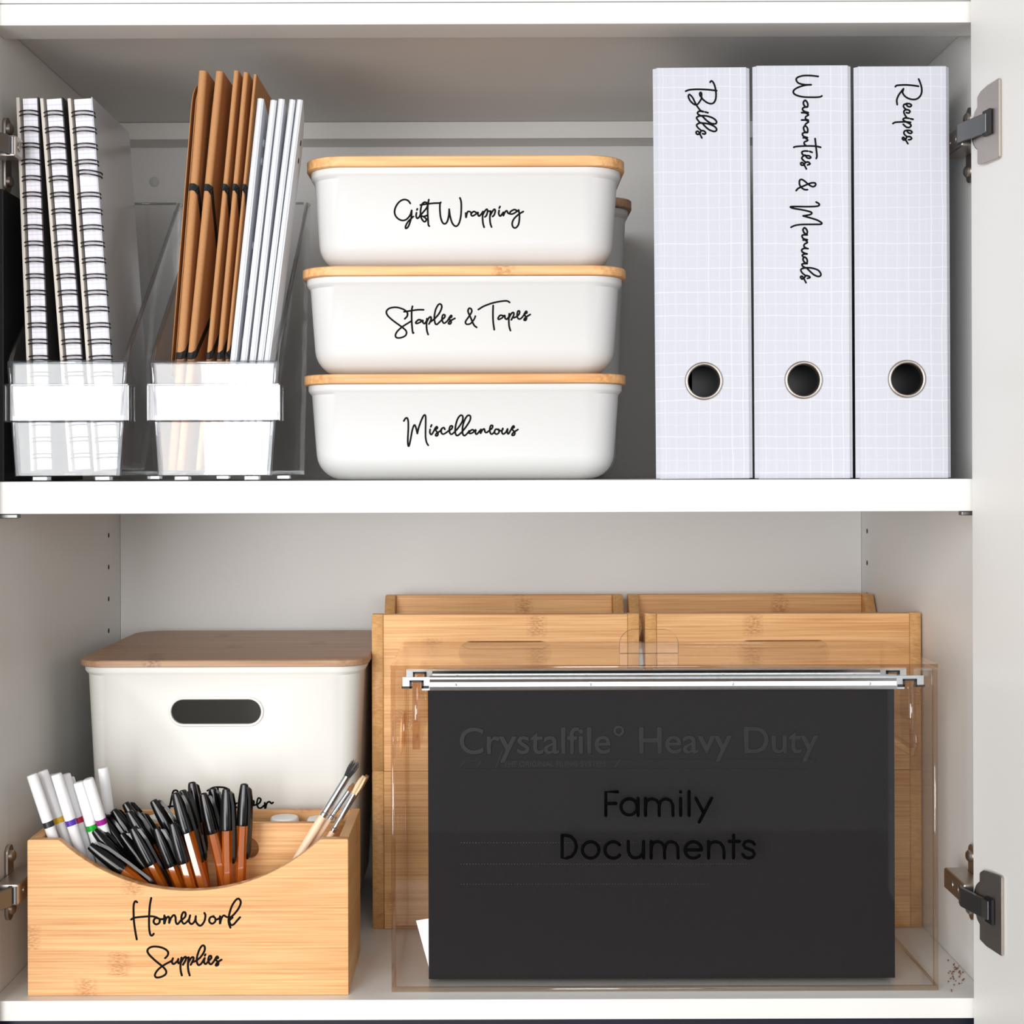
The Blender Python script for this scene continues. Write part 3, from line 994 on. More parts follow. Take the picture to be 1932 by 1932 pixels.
WARR = [((1470, 130), 8.05, [
    [(592, 115), (480, 103), (360, 105), (280, 130), (258, 165), (290, 215), (380, 240), (485, 242)], [(485, 242), (390, 250), (270, 290), (215, 340), (240, 390), (350, 425), (500, 432), (610, 428), (648, 412)],
    [(385, 482), (367, 510), (375, 550), (405, 580), (432, 570), (430, 520), (400, 480), (385, 482)], [(430, 580), (380, 585), (355, 605), (370, 640), (440, 665)],
    [(340, 665), (400, 668), (440, 668)], [(400, 668), (445, 700), (405, 725), (400, 760), (440, 778)], [(340, 778), (400, 778), (442, 785)], [(400, 778), (445, 805), (405, 835), (385, 870)],
    [(385, 870), (370, 895), (380, 940), (410, 965), (432, 950), (428, 900), (400, 868), (385, 870)], [(430, 968), (375, 970), (352, 990), (370, 1025), (430, 1045)],
    [(365, 1048), (430, 1045)], [(390, 1047), (435, 1085), (385, 1110), (380, 1140), (405, 1165)],
    [(222, 1192), (260, 1180), (400, 1172), (550, 1175), (630, 1192)], [(545, 1060), (560, 1200), (572, 1320), (562, 1362)],
    [(435, 1250), (380, 1248), (345, 1265), (355, 1300), (400, 1320)], [(462, 1255), (500, 1268)],
    [(400, 1320), (450, 1320), (480, 1345), (455, 1360), (415, 1345), (395, 1310), (355, 1335), (345, 1365), (400, 1420)],
    [(400, 1420), (440, 1415), (468, 1445), (430, 1460)], [(400, 1420), (370, 1460), (335, 1460), (328, 1430), (355, 1425), (380, 1460), (412, 1520)],
    [(258, 1850), (290, 1815), (380, 1775), (480, 1735), (545, 1735), (550, 1770), (510, 1790), (450, 1760), (380, 1700), (335, 1680), (308, 1700), (310, 1760), (345, 1810), (390, 1835), (430, 1835)]]),
    ((1470, 340), 9.2, [
    [(640, 380), (690, 410), (690, 440), (640, 455), (500, 460), (300, 458), (210, 460), (195, 470), (250, 490), (420, 520), (540, 550), (565, 575), (530, 600), (415, 620)],
    [(415, 620), (520, 650), (650, 690), (735, 740), (720, 765), (600, 768), (400, 770), (280, 785), (205, 818)],
    [(430, 830), (412, 860), (430, 910), (465, 935), (487, 915), (480, 865), (445, 828), (430, 830)], [(487, 950), (420, 950), (395, 970), (420, 1015), (490, 1035)],
    [(415, 1040), (488, 1035)], [(450, 1040), (490, 1080), (440, 1110), (430, 1150), (470, 1180)],
    [(500, 1188), (430, 1185), (392, 1210), (400, 1245), (450, 1270), (485, 1280)], [(485, 1280), (430, 1285), (400, 1305), (420, 1335)],
    [(430, 1340), (412, 1370), (430, 1415), (465, 1440), (487, 1420), (480, 1370), (445, 1335), (430, 1340)], [(487, 1448), (420, 1450), (395, 1465), (415, 1500), (480, 1530)],
    [(440, 1520), (560, 1525), (670, 1560), (720, 1620), (715, 1660), (670, 1670), (600, 1640), (520, 1570), (470, 1525), (400, 1535), (375, 1560), (400, 1610), (460, 1660)],
    [(460, 1655), (510, 1665), (535, 1690), (490, 1705)], [(460, 1655), (430, 1700), (395, 1715), (370, 1685), (390, 1665), (420, 1695), (465, 1780)]])]
RECIPES = [((1660, 140), 12.88, [
    [(940, 120), (975, 200), (1010, 320), (1015, 430), (980, 530), (900, 600), (800, 615), (690, 590), (600, 530), (550, 450), (560, 400), (572, 355)], [(572, 355), (520, 420), (450, 520), (410, 630), (420, 740)],
    [(938, 295), (800, 275), (620, 262), (450, 270), (400, 280), (375, 305)],
    [(640, 715), (720, 720), (765, 755), (740, 790), (680, 785), (640, 740), (600, 730), (570, 770), (590, 820), (640, 860)],
    [(640, 935), (700, 945), (730, 905), (690, 870), (620, 870), (580, 910), (600, 980), (650, 1055)],
    [(705, 1075), (620, 1065), (565, 1090), (580, 1130), (650, 1165)], [(745, 1085), (805, 1098)],
    [(745, 1172), (600, 1160), (400, 1168), (350, 1180), (315, 1200)], [(650, 1170), (730, 1210), (755, 1255), (710, 1295), (640, 1285), (565, 1220)],
    [(650, 1365), (730, 1370), (780, 1405), (750, 1440), (690, 1425), (655, 1380), (610, 1375), (580, 1420), (600, 1470), (655, 1520)],
    [(655, 1520), (730, 1520), (770, 1560), (740, 1590), (695, 1595)], [(655, 1520), (620, 1590), (570, 1600), (545, 1560), (570, 1535), (610, 1580), (680, 1690)]])]

BN_Y = 0.010
for tl, tr, bl, br, ring_c, words_, label in (
        ((1231, 131), (1416, 128), (1238, 906), (1422, 905), (1328, 719), BILLS, 'pale grid lever arch file lettered Bills, beside the stacked boxes'),
        ((1419, 125), (1608, 124), (1425, 905), (1611, 903), (1516, 717), WARR, 'pale grid lever arch file lettered Warranties and Manuals, middle of the three'),
        ((1611, 124), (1793, 124), (1615, 902), (1797, 901), (1711, 715), RECIPES, 'pale grid lever arch file lettered Recipes, next to the cabinet hinge')):
    A, B, C_, E_ = (P(q[0], q[1], BN_Y) for q in (tl, tr, bl, br))
    wd = ((B - A).length + (E_ - C_).length) / 2 - 0.0008
    ht = ((A + B) / 2 - (C_ + E_) / 2).length
    lean = math.atan2(((A + B) / 2 - (C_ + E_) / 2).x, ((A + B) / 2 - (C_ + E_) / 2).z)
    base = (C_ + E_) / 2
    t = thing('lever_arch_file', label, 'binder', (base.x, BN_Y, ZS + 0.0004 + abs(math.sin(lean)) * wd / 2), (0, lean, 0), group='row of lever arch files')
    inv = world_matrix(t).inverted()
    rc = inv @ P(ring_c[0], ring_c[1], BN_Y)
    rr = 0.0142
    h2 = wd / 2
    ch = 0.0028     # folded, chamfered long edges
    me = plate('spine', [[(-h2 + ch, 0), (h2 - ch, 0), (h2 - ch, ht), (-h2 + ch, ht)], circle2(rc.x, rc.z, rr - 0.0004, 40)], 0.0022, 'XZ', 0, 0.0003)
    spine = obj('spine', me, 'grid', t)
    for sx in (-1, 1):
        # cover boards close towards the back edge: the file holds few sheets
        ang = math.radians(13.5 if sx < 0 else 3)
        L = 0.272
        bm = bmesh.new()
        a0 = (sx * (h2 - ch), 0.0003)
        a1 = (sx * h2, ch)
        a2 = (sx * (h2 - math.sin(ang) * L), ch + math.cos(ang) * L)
        th = 0.0021
        prof = [a0, a1, a2, (a2[0] - sx * th, a2[1]), (a1[0] - sx * th, a1[1] + 0.001), (a0[0] - sx * 0.0002, a0[1] + th)]
        lo = [bm.verts.new((x, y, 0.0004)) for x, y in prof]
        hi = [bm.verts.new((x, y, ht - 0.0004)) for x, y in prof]
        for k in range(6):
            f = bm.faces.new((lo[k], lo[(k + 1) % 6], hi[(k + 1) % 6], hi[k]))
            if k >= 2:
                f.material_index = 1
        bm.faces.new(lo[::-1]); bm.faces.new(hi)
        obj('cover', bm, ['grid', 'binder_inside'], t)
    bm = bmesh.new()
    prof = [(rr + 0.0008, -0.0001), (rr + 0.0006, -0.0010), (rr - 0.0002, -0.0017), (rr - 0.0010, -0.0018), (rr - 0.0018, -0.0012), (rr - 0.0022, 0.0002), (rr - 0.0023, 0.0040)]
    n = 40
    rows = [[bm.verts.new((rc.x + r_ * math.cos(2 * math.pi * k / n), y_, rc.z + r_ * math.sin(2 * math.pi * k / n))) for k in range(n)] for r_, y_ in prof]
    for r0, r1 in zip(rows, rows[1:]):
        for k in range(n):
            bm.faces.new((r0[k], r0[(k + 1) % n], r1[(k + 1) % n], r1[k]))
    obj('finger_ring', bm, 'nickel', t, smooth='all')
    # sheets inside and the black lever mechanism, seen only through the finger hole
    obj('mechanism_board', box_bm(-h2 * 0.1, h2 * 0.86, 0.040, 0.043, 0.02, ht - 0.03), 'black_cover', t)
    obj('sheet_block', box_bm(h2 * 0.40, h2 * 0.80, 0.05, 0.245, 0.012, ht - 0.018), 'paper', t)
    lettering(t, spine, words_, 0.0014)


# ------------------------------------------------------------------ clear magazine files on the shelf
MH_Y, MH_D = 0.010, 0.205


def magazine_file(px0, px1, label):
    x0, x1 = X(px0, MH_Y, 790), X(px1, MH_Y, 790)
    cx, w = (x0 + x1) / 2, (x1 - x0) / 2
    foot = 0.0042
    t = thing('magazine_file', label, 'magazine file', (cx, MH_Y, ZS + 0.0002), group='clear magazine files')
    zf = Z(683, MH_Y, (px0 + px1) / 2) - t.location.z       # top of the low front
    zk = Z(385, MH_Y + MH_D, 260) - t.location.z            # top of the high back
    wi = w - 0.0035                                         # walls taper in a little towards the foot
    th = 0.0024
    ins = 0.0060
    # front, back and floor
    def quad_board(name, outline, thick, plane, at, mat='clear_soft'):
        return obj(name, plate(name, [outline], thick, plane, at, 0.0003), mat, t)
    quad_board('front_panel', [(-wi + ins, foot), (wi - ins, foot), (wi, zf), (-wi, zf)], th, 'XZ', 0.002)
    quad_board('back_panel', [(-wi + ins, foot), (wi - ins, foot), (wi, zk - 0.004), (wi - 0.008, zk), (-wi + 0.008, zk), (-wi, zk - 0.004)], th, 'XZ', MH_D - th)
    quad_board('base_panel', [(-wi + ins + th, 0.002 + th), (wi - ins - th, 0.002 + th), (wi - ins - th, MH_D - th), (-wi + ins + th, MH_D - th)], th, 'XY', foot)
    # sloping sides with a thick rolled top edge
    for sx in (-1, 1):
        prof = [(0.002, foot), (MH_D, foot), (MH_D, zk - 0.006), (MH_D - 0.004, zk - 0.001), (MH_D - 0.012, zk - 0.003), (0.016, zf + 0.014), (0.004, zf), (0.002, zf)]
        bm = bmesh.new()
        def xs(z_, o_):
            f = (z_ - foot) / (zf - foot)
            return sx * (wi - ins * (1 - min(f, 1)) - o_)
        lo = [bm.verts.new((xs(z_, 0), y_, z_)) for y_, z_ in prof]
        hi = [bm.verts.new((xs(z_, th), y_, z_)) for y_, z_ in prof]
        bm.faces.new(lo); bm.faces.new(hi[::-1])
        for k in range(len(prof)):
            bm.faces.new((lo[k], lo[(k + 1) % len(prof)], hi[(k + 1) % len(prof)], hi[k]))
        obj('side_wall', bm, 'clear_soft', t)
        bm = bmesh.new()
        edge = [(0.0030, zf * 0.55), (0.0030, zf - 0.003), (0.006, zf + 0.0035), (0.016, zf + 0.0145), (MH_D - 0.012, zk - 0.003), (MH_D - 0.003, zk - 0.002)]
        add_tube(bm, [(xs(z_, th / 2), y_, z_) for y_, z_ in edge], 0.0019, 8)
        obj('rolled_edge', bm, 'clear_edge', t, smooth='all')
        # upright corner bar at the front and foot pads
        bm = bmesh.new()
        add_tube(bm, [(sx * (wi - ins - 0.001), 0.0035, foot), (sx * (wi - 0.001), 0.0035, zf)], 0.0022, 8)
        obj('corner_bar', bm, 'clear_edge', t, smooth='all')
        for yy in (0.016, MH_D - 0.02):
            obj('foot', box_bm(sx * (wi - 0.022) - 0.006, sx * (wi - 0.022) + 0.006, yy - 0.006, yy + 0.006, 0, foot, 0.0008), 'clear_edge', t)
    bm = bmesh.new()
    add_tube(bm, [(-wi, 0.003, zf), (wi, 0.003, zf)], 0.0016, 8)
    obj('rolled_edge', bm, 'clear_edge', t, smooth='all')
    bm = bmesh.new()
    add_tube(bm, [(-wi + 0.006, MH_D - 0.0012, zk), (wi - 0.006, MH_D - 0.0012, zk)], 0.0012, 8)
    obj('rolled_edge', bm, 'clear_edge', t, smooth='all')
    # label pocket: a raised clear band across the front
    z0, z1 = Z(795, MH_Y, 130) - t.location.z, Z(726, MH_Y, 130) - t.location.z
    pw = wi + 0.0016
    bm = box_bm(-pw, pw, -0.0015, 0.0015, z0, z1, 0.0006)
    obj('label_pocket', bm, 'clear_soft', t)
    for z_ in (z0, z1):
        bm = bmesh.new()
        add_tube(bm, [(-pw, -0.0012, z_), (pw, -0.0012, z_)], 0.0008, 6)
        obj('pocket_edge', bm, 'clear_edge', t)
    for sx in (-1, 1):
        bm = box_bm(sx * pw - 0.0012, sx * pw + 0.0012, -0.0010, 0.018, z0, z1, 0.0006)
        obj('pocket_wing', bm, 'clear_edge', t)
    return t


magazine_file(5, 247, 'clear plastic magazine file with spiral notebooks, against the cabinet side')
magazine_file(275, 531.5, 'clear plastic magazine file with brown and white folders, next to the lidded stack')


# spiral notebooks
NB_Y = 0.024
wire_me = None
kk = NB_Y
for i, (tx0, tx1, bx0, bx1, top, label) in enumerate((
        (31, 71, 49, 92, 183, 'white-edged wire-bound notebook nearest the cabinet side, standing in the clear file'),
        (76, 117, 113, 157, 184, 'white-edged wire-bound notebook in the middle of the three in the clear file'),
        (127, 174, 163, 209, 184, 'white-edged wire-bound notebook with frosted grey cover, nearest the brown folders'))):
    TA, TB = P(tx0, top, NB_Y), P(tx1, top, NB_Y)
    BA, BB = P(bx0, 682, NB_Y), P(bx1, 682, NB_Y)
    tc_, bc_ = (TA + TB) / 2, (BA + BB) / 2
    dirv = (tc_ - bc_).normalized()
    zb = ZS + 0.0085
    s = (bc_.z - zb) / dirv.z
    base = bc_ - dirv * s
    ht = (tc_ - base).length
    wd = ((TB - TA).length + (BB - BA).length) / 2
    lean = math.atan2(dirv.x, dirv.z)
    t = thing('spiral_notebook', label, 'notebook', (base.x, NB_Y, zb), (0, lean, math.radians(0.6)), group='spiral notebooks in the clear file')
    h2 = wd / 2
    dep = 0.118
    obj('page_block', box_bm(-h2 + 0.0045, h2 - 0.0012, 0.002, dep, 0.001, ht - 0.0005, 0.0006), 'pages', t)
    obj('back_cover', box_bm(-h2, -h2 + 0.0026, 0.0, dep + 0.002, 0, ht, 0.0004), 'cream_board', t)
    obj('front_cover', box_bm(h2 - 0.0011, h2, 0.001, dep + 0.002, 0, ht, 0.0003), 'black_cover' if i < 2 else 'frost_cover', t)
    if wire_me is None:
        bm = bmesh.new()
        for dz in (-0.0015, 0.0015):
            arc = []
            for k in range(15):
                a = math.radians(-112 + 224 * k / 14)
                arc.append((math.sin(a) * 0.0098, 0.0064 - 0.0098 * math.cos(a) * 0.92, dz + 0.0006 * math.cos(a)))
            add_tube(bm, arc, 0.00062, 6)
        w0 = obj('wire_loop', bm, 'wire', t, smooth='all')
        wire_me = w0.data
        COL.objects.unlink(w0)
        bpy.data.objects.remove(w0)
    z_ = ht - 0.0135
    k = 0
    while z_ > 0.006:
        o = bpy.data.objects.new('wire_loop', wire_me)
        COL.objects.link(o)
        o.parent = t
        o.location = (0.0006 if not (i == 2 and k == 4) else 0.003, -0.0012, z_ + (0.0045 if (i == 2 and k == 4) else 0))
        o.scale = (h2 / 0.0102, 0.8, 1)
        if i == 2 and k == 4:
            o.rotation_euler = (0, math.radians(9), 0)
        z_ -= 0.0129
        k += 1
# slim black folder standing between the first magazine file and the cabinet side
t = thing('black_folder', 'slim black folder squeezed between the magazine file and the cabinet side', 'folder', (-0.38705, 0.016, ZS + 0.0003))
obj('cover', box_bm(-0.0022, -0.0012, 0.0012, 0.215, 0, 0.2295, 0.0003), 'black_cover', t)
obj('cover', box_bm(0.0012, 0.0022, 0.0012, 0.215, 0, 0.2295, 0.0003), 'black_cover', t)
obj('spine', box_bm(-0.0022, 0.0022, 0, 0.0010, 0, 0.2295, 0.0003), 'black_cover', t)
obj('sheets', box_bm(-0.0009, 0.0009, 0.0030, 0.205, 0.002, 0.2240), 'paper', t)

# kraft folders with elastic bands
KF_Y = 0.028
order = ('first from the notebooks', 'second from the notebooks', 'third from the notebooks', 'fourth from the notebooks', 'fifth, touching the white folders')
for i, (tx, ty, bx) in enumerate(((382, 133, 339), (413.5, 134, 359), (445.5, 133, 393), (463.5, 136, 413), (481.5, 140, 428))):
    T_, B_ = P(tx, ty, KF_Y), P(bx, 682, KF_Y)
    dirv = (T_ - B_).normalized()
    zb = ZS + 0.0085
    base = B_ - dirv * ((B_.z - zb) / dirv.z)
    ht = (T_ - base).length
    lean = math.atan2(dirv.x, dirv.z)
    t = thing('kraft_folder', 'brown kraft folder with black elastic, ' + order[i], 'folder', (base.x, KF_Y, zb), (0, lean, 0), group='kraft folders in the clear file')
    hw_ = (0.0034, 0.0031, 0.0021, 0.0021, 0.0012)[i]
    dep = 0.150
    # U-shaped jacket: rounded spine and two covers
    bm = bmesh.new()
    sec = []
    for k in range(7):
        a = math.pi * k / 6
        sec.append((hw_ * math.cos(a), hw_ * (1 - math.sin(a))))
    outer = [(hw_, dep)] + sec + [(-hw_, dep)]
    rows = []
    for z_ in (0, ht):
        rows.append([bm.verts.new((x, y, z_)) for x, y in outer])
    for k in range(len(outer) - 1):
        bm.faces.new((rows[0][k], rows[0][k + 1], rows[1][k + 1], rows[1][k]))
    bmesh.ops.recalc_face_normals(bm, faces=bm.faces[:])
    bmesh.ops.solidify(bm, geom=bm.faces[:], thickness=0.0006)
    obj('jacket', bm, 'kraft', t, smooth=True)
    # inner flap with a rounded corner, standing a little open beside the spine
    if i < 2:
        fh = ht - 0.004
        f0 = 0.075 if i == 0 else 0.205
        pts = [(0.012, f0)] + [(dep - 0.004, f0), (dep - 0.004, fh)] + [(0.012 + 0.022 - 0.022 * math.sin(math.radians(a)), fh - 0.022 + 0.022 * math.cos(math.radians(a))) for a in range(0, 91, 15)]
        for off in ((0.0094, 0.0062) if i == 0 else (0.0054,)):
            me = plate('flap', [pts], 0.0006, 'YZ', 0, 0)
            for v in me.vertices:
                v.co.x -= hw_ + off - 0.003 - v.co.y * 0.02
            obj('flap', me, 'kraft', t)
    # elastic across the front corners, with small metal tips
    zt, zl = P(0, 352, KF_Y).z - zb, P(0, 672, KF_Y).z - zb
    for za, zc_ in ((zt, zt - 0.040), (zl, zl + 0.033)):
        bm = bmesh.new()
        path = [(-hw_ - 0.0002, 0.020, za), (-hw_ - 0.0002, hw_, za), (-hw_ * 0.7, hw_ * 0.25, za), (0, -0.0002, za), (hw_ * 0.7, hw_ * 0.25, za - 0.001 * (1 if zc_ < za else -1)), (hw_ + 0.0002, hw_, za + (zc_ - za) * 0.10), (hw_ + 0.0002, 0.042, zc_)]
        rows = []
        for k, p_ in enumerate(path):
            p_ = Vector(p_)
            a_, b_ = Vector(path[max(k - 1, 0)]), Vector(path[min(k + 1, len(path) - 1)])
            tdir = (b_ - a_).normalized()
            nrm = Vector((p_.x, 0, 0)).normalized() if abs(p_.x) > 1e-5 else Vector((0, -1, 0))
            if 2 <= k <= 4:
                nrm = Vector((p_.x / hw_, (p_.y - hw_) / hw_, 0)).normalized()
            side = tdir.cross(nrm).normalized()
            rows.append([bm.verts.new(p_ + side * s_ * 0.0028 + nrm * h_) for s_, h_ in ((-1, 0), (1, 0), (1, 0.0006), (-1, 0.0006))])
        for r0, r1 in zip(rows, rows[1:]):
            for k in range(4):
                bm.faces.new((r0[k], r0[(k + 1) % 4], r1[(k + 1) % 4], r1[k]))
        bm.faces.new(rows[0][::-1]); bm.faces.new(rows[-1])
        el = obj('elastic_band', bm, 'elastic', t)
        bm = bmesh.new()
        dz = 0.006 if zc_ > za else -0.006
        add_tube(bm, [(hw_ + 0.0013, 0.041, zc_), (hw_ + 0.0013, 0.047, zc_ + dz)], 0.0011, 8)
        obj('metal_tip', bm, 'chrome', el, smooth='all')

# white polypropylene folders
order = ('the one with pearly rivets beside the brown folders', 'second of the white ones from the brown folders', 'middle of the five white ones', 'fourth of the white ones from the brown folders', 'outermost, beside the Gift Wrapping box')
for i, (tx0, tx1, ty, bx0, bx1) in enumerate(((487, 497.5, 186, 435.5, 444.5), (511, 522, 189, 455, 464), (526, 537, 187, 472, 480.5), (547, 557, 188, 487, 495), (561.5, 572, 188, 500.5, 508))):
    yf = 0.022
    TA, TB = P(tx0, ty, yf), P(tx1, ty, yf)
    BA, BB = P(bx0, 682, yf), P(bx1, 682, yf)
    tc_, bc_ = (TA + TB) / 2, (BA + BB) / 2
    dirv = (tc_ - bc_).normalized()
    zb = ZS + 0.0085
    base = bc_ - dirv * ((bc_.z - zb) / dirv.z)
    ht = (tc_ - base).length
    lean = math.atan2(dirv.x, dirv.z)
    wd = ((TB - TA).length + (BB - BA).length) / 2
    t = thing('white_folder', 'thin white plastic folder, ' + order[i], 'folder', (base.x - (0.0003 if i == 4 else 0), yf, zb), (0, lean, math.radians(0.5 if i == 4 else 0)), group='white folders in the clear file')
    dep = 0.056 if i < 4 else 0.030
    pts = [(0, 0), (dep, 0), (dep, ht - 0.040), (dep - 0.004, ht - 0.024), (dep * 0.6, ht - 0.009), (0.004, ht - 0.001), (0.001, ht), (0, ht)]
    h2 = wd / 2
    for sx in (-1, 1):
        me = plate('cover', [pts], 0.0008, 'YZ', sx * h2 - 0.0004, 0)
        obj('cover', me, 'white_card', t)
    bm = bmesh.new()
    sec = [(h2, 0.0035), (h2, 0.0012), (h2 - 0.0012, 0), (-h2 + 0.0012, 0), (-h2, 0.0012), (-h2, 0.0035)]
    lo = [bm.verts.new((x, y - 0.0007, 0)) for x, y in sec]
    hi = [bm.verts.new((x, y - 0.0007, ht)) for x, y in sec]
    for k in range(5):
        bm.faces.new((lo[k], lo[k + 1], hi[k + 1], hi[k]))
    bm.faces.new(lo[::-1]); bm.faces.new(hi); bm.faces.new((lo[5], lo[0], hi[0], hi[5]))
    obj('spine', bm, 'white_card', t, smooth=True)
    obj('sheets', box_bm(-h2 * 0.6, h2 * 0.6, 0.006, dep - 0.006, 0.004, ht - 0.045), 'paper', t)
    if i == 0:
        for pz in (258, 293, 455, 545, 640):
            zz = P(0, pz, yf).z - zb
            bm = lathe_bm([(0.0034, 0), (0.0030, 0.0009), (0.0016, 0.0012)], 14)
            bmesh.ops.transform(bm, matrix=Matrix.Translation((h2 + 0.0004, 0.018, zz)) @ Matrix.Rotation(math.pi / 2, 4, 'Y'), verts=bm.verts[:])
            obj('rivet', bm, 'rivet', t, smooth=True)
    if i == 4:
        for pz in (257, 291):
            zz = P(0, pz, yf).z - zb
            bm = lathe_bm([(0.0024, 0), (0.0024, 0.0002)], 12)
            bmesh.ops.transform(bm, matrix=Matrix.Translation((h2 + 0.0004, 0.016, zz)) @ Matrix.Rotation(math.pi / 2, 4, 'Y'), verts=bm.verts[:])
            obj('punch_hole', bm, 'hole_dark', t)

# ------------------------------------------------------------------ bamboo crates at the back of the floor
CR_Y = 0.1705
cr_m = M0 * (D + CR_Y) / D


def crate(px0, px1, pz_top, zb, label, ex=0.003):
    x0, x1 = X(px0, CR_Y, 1450), X(px1, CR_Y, 1450)
    cx, w = (x0 + x1) / 2, (x1 - x0) / 2
    h = pz_top - zb
    dep = 0.176
    th = 0.0105
    t = thing('bamboo_crate', label, 'crate', (cx, CR_Y, zb), group='open bamboo crates at the back')
    gx, gz = 0.036, 0.0245   # grip hole, half width and centre below the top edge
    out = [(-w + th, 0), (w - th, 0), (w - th, h), (-w + th, h)]
    obj('front_panel', plate('front_panel', [out, stadium(0, h - 0.0345, 0.0415, 0.0105)], th, 'XZ', 0, 0.0006), 'bamboo_front', t)
    obj('back_panel', plate('back_panel', [[(-w + th, 0), (w - th, 0), (w - th, h + ex), (-w + th, h + ex)]], th, 'XZ', dep - th, 0.0006), 'bamboo_front', t)
    side = [(0, 0), (dep, 0), (dep, h + ex), (dep - 0.016, h + ex), (dep - 0.030, h - 0.018), (dep - 0.055, h - 0.026), (0.050, h - 0.026), (0.024, h - 0.012), (0.013, h), (0, h)]
    for sx in (-1, 1):
        obj('side_panel', plate('side_panel', [side], th - 0.0002, 'YZ', -w if sx < 0 else w - th + 0.0002, 0.0008), 'bamboo_side', t)
    obj('base_panel', box_bm(-w + th, w - th, th, dep - th, 0.004, 0.010), 'bamboo_lid', t)
    return t


zc0 = ZF + 0.0002
zc1 = Z(1453.5, CR_Y, 1200)
zc2 = Z(1158.5, CR_Y, 1200)
crate(702, 1207, zc1 - 0.0004, zc0, 'lower bamboo crate of the stack behind the clear file box, nearer the white box', 0.0)
crate(702, 1207, zc2, zc1, 'upper bamboo crate of the stack nearer the white box, open top')
crate(1218, 1739, zc1 - 0.0004, zc0, 'lower bamboo crate behind the clear file box, next to the cabinet side', 0.0)
crate(1218, 1739, zc2, zc1, 'upper bamboo crate next to the cabinet side, open top')

# ------------------------------------------------------------------ clear acrylic file box
AB_Y = 0.0160
ab_x0, ab_x1 = X(738, AB_Y, 1600), X(1770, AB_Y, 1600)
ab_cx, ab_w = (ab_x0 + ab_x1) / 2, (ab_x1 - ab_x0) / 2
ab_zb = ZF + 0.0003
ab_zt = Z(1210, CR_Y - 0.0008, 1200)
ab_d = CR_Y - 0.0010 - AB_Y
ab = thing('acrylic_file_box', 'clear acrylic box with lid and handle tab holding the black hanging file', 'file box', (ab_cx, AB_Y, ab_zb))
H = ab_zt - ab_zb
T = 0.0034


def edge_mat(me, axis):
    """Cut edges of an acrylic sheet get the painted bamboo-glow tint; its two broad faces stay clear."""
    me.materials.append(MAT['acrylic'])
    me.materials.append(MAT['acrylic_edge_glow'])
    for p in me.polygons:
        p.material_index = 0 if abs(p.normal[axis]) > 0.7 else 1
    return me


def sheet(name, me, axis):
    return obj(name, edge_mat(me, axis), None, ab)


front = sheet('front_panel', plate('front_panel', [[(-ab_w + T, T), (ab_w - T, T), (ab_w - T, H - T - 0.0008), (-ab_w + T, H - T - 0.0008)]], T, 'XZ', 0), 1)
sheet('back_panel', plate('back_panel', [[(-ab_w + T, T), (ab_w - T, T), (ab_w - T, H - T - 0.0008), (-ab_w + T, H - T - 0.0008)]], T, 'XZ', ab_d - T), 1)
sheet('base_panel', plate('base_panel', [[(-ab_w, 0), (ab_w, 0), (ab_w, ab_d), (-ab_w, ab_d)]], T - 0.0002, 'XY', 0), 2)
sz0, sz1 = Z(1438, 0.06, 1730) - ab_zb, Z(1368, 0.06, 1730) - ab_zb
for sx in (-1, 1):
    hole = stadium(0.095, (sz0 + sz1) / 2, 0.042, (sz1 - sz0) / 2)
    me = plate('side_panel', [[(0, T), (ab_d, T), (ab_d, H - T - 0.0008), (0, H - T - 0.0008)], hole], T, 'YZ', -ab_w if sx < 0 else ab_w - T)
    sheet('side_panel', me, 0)
    # inner rail the hanging file rides on
    rx = X(786, 0.03, 1350) - ab_cx if sx < 0 else X(1717, 0.03, 1350) - ab_cx
    z0, z1 = Z(1411, 0.03, 790) - ab_zb, Z(1289, 0.03, 790) - ab_zb
    sheet('hanging_rail', plate('hanging_rail', [[(0.008, z0), (ab_d - 0.008, z0), (ab_d - 0.008, z1), (0.008, z1)]], 0.0060, 'YZ', rx - 0.0030), 0)
lid = plate('lid', [[(-ab_w - 0.0002, -0.0004), (ab_w + 0.0002, -0.0004), (ab_w + 0.0002, ab_d), (-ab_w - 0.0002, ab_d)]], T, 'XY', H - T)
sheet('lid', lid, 2)
# handle tab on the lid
tx0, tx1 = X(1169, 0.084, 1220) - ab_cx, X(1280, 0.084, 1220) - ab_cx
th_ = Z(1188, 0.084, 1220) - ab_zt
rr_ = 0.0125
tab = [(tx0, 0), (tx1, 0)] + [(tx1 - rr_ + rr_ * math.cos(math.radians(a)), th_ - rr_ + rr_ * math.sin(math.radians(a))) for a in range(0, 91, 10)] + \
      [(tx0 + rr_ + rr_ * math.cos(math.radians(a)), th_ - rr_ + rr_ * math.sin(math.radians(a))) for a in range(90, 181, 10)]
me = plate('handle_tab', [[(a, b + H + 0.0002) for a, b in tab]], T, 'XZ', 0.0675)
sheet('handle_tab', me, 1)
me.materials[1] = MAT['tab_edge']
# two small bumpers under the lid's front edge
for px in (1222,):
    p = P(px, 1261, AB_Y + 0.012)
    obj('lid_bumper', box_bm(p.x - ab_cx - 0.004, p.x - ab_cx + 0.004, 0.006, 0.016, H - T - 0.0016, H - T - 0.0002, 0.0005), 'acrylic_edge_glow', ab)


def arc2(cx, cy, r, a0, a1, n=20):
    return [(cx + r * math.cos(math.radians(a0 + (a1 - a0) * k / n)), cy - r * math.sin(math.radians(a0 + (a1 - a0) * k / n))) for k in range(n + 1)]


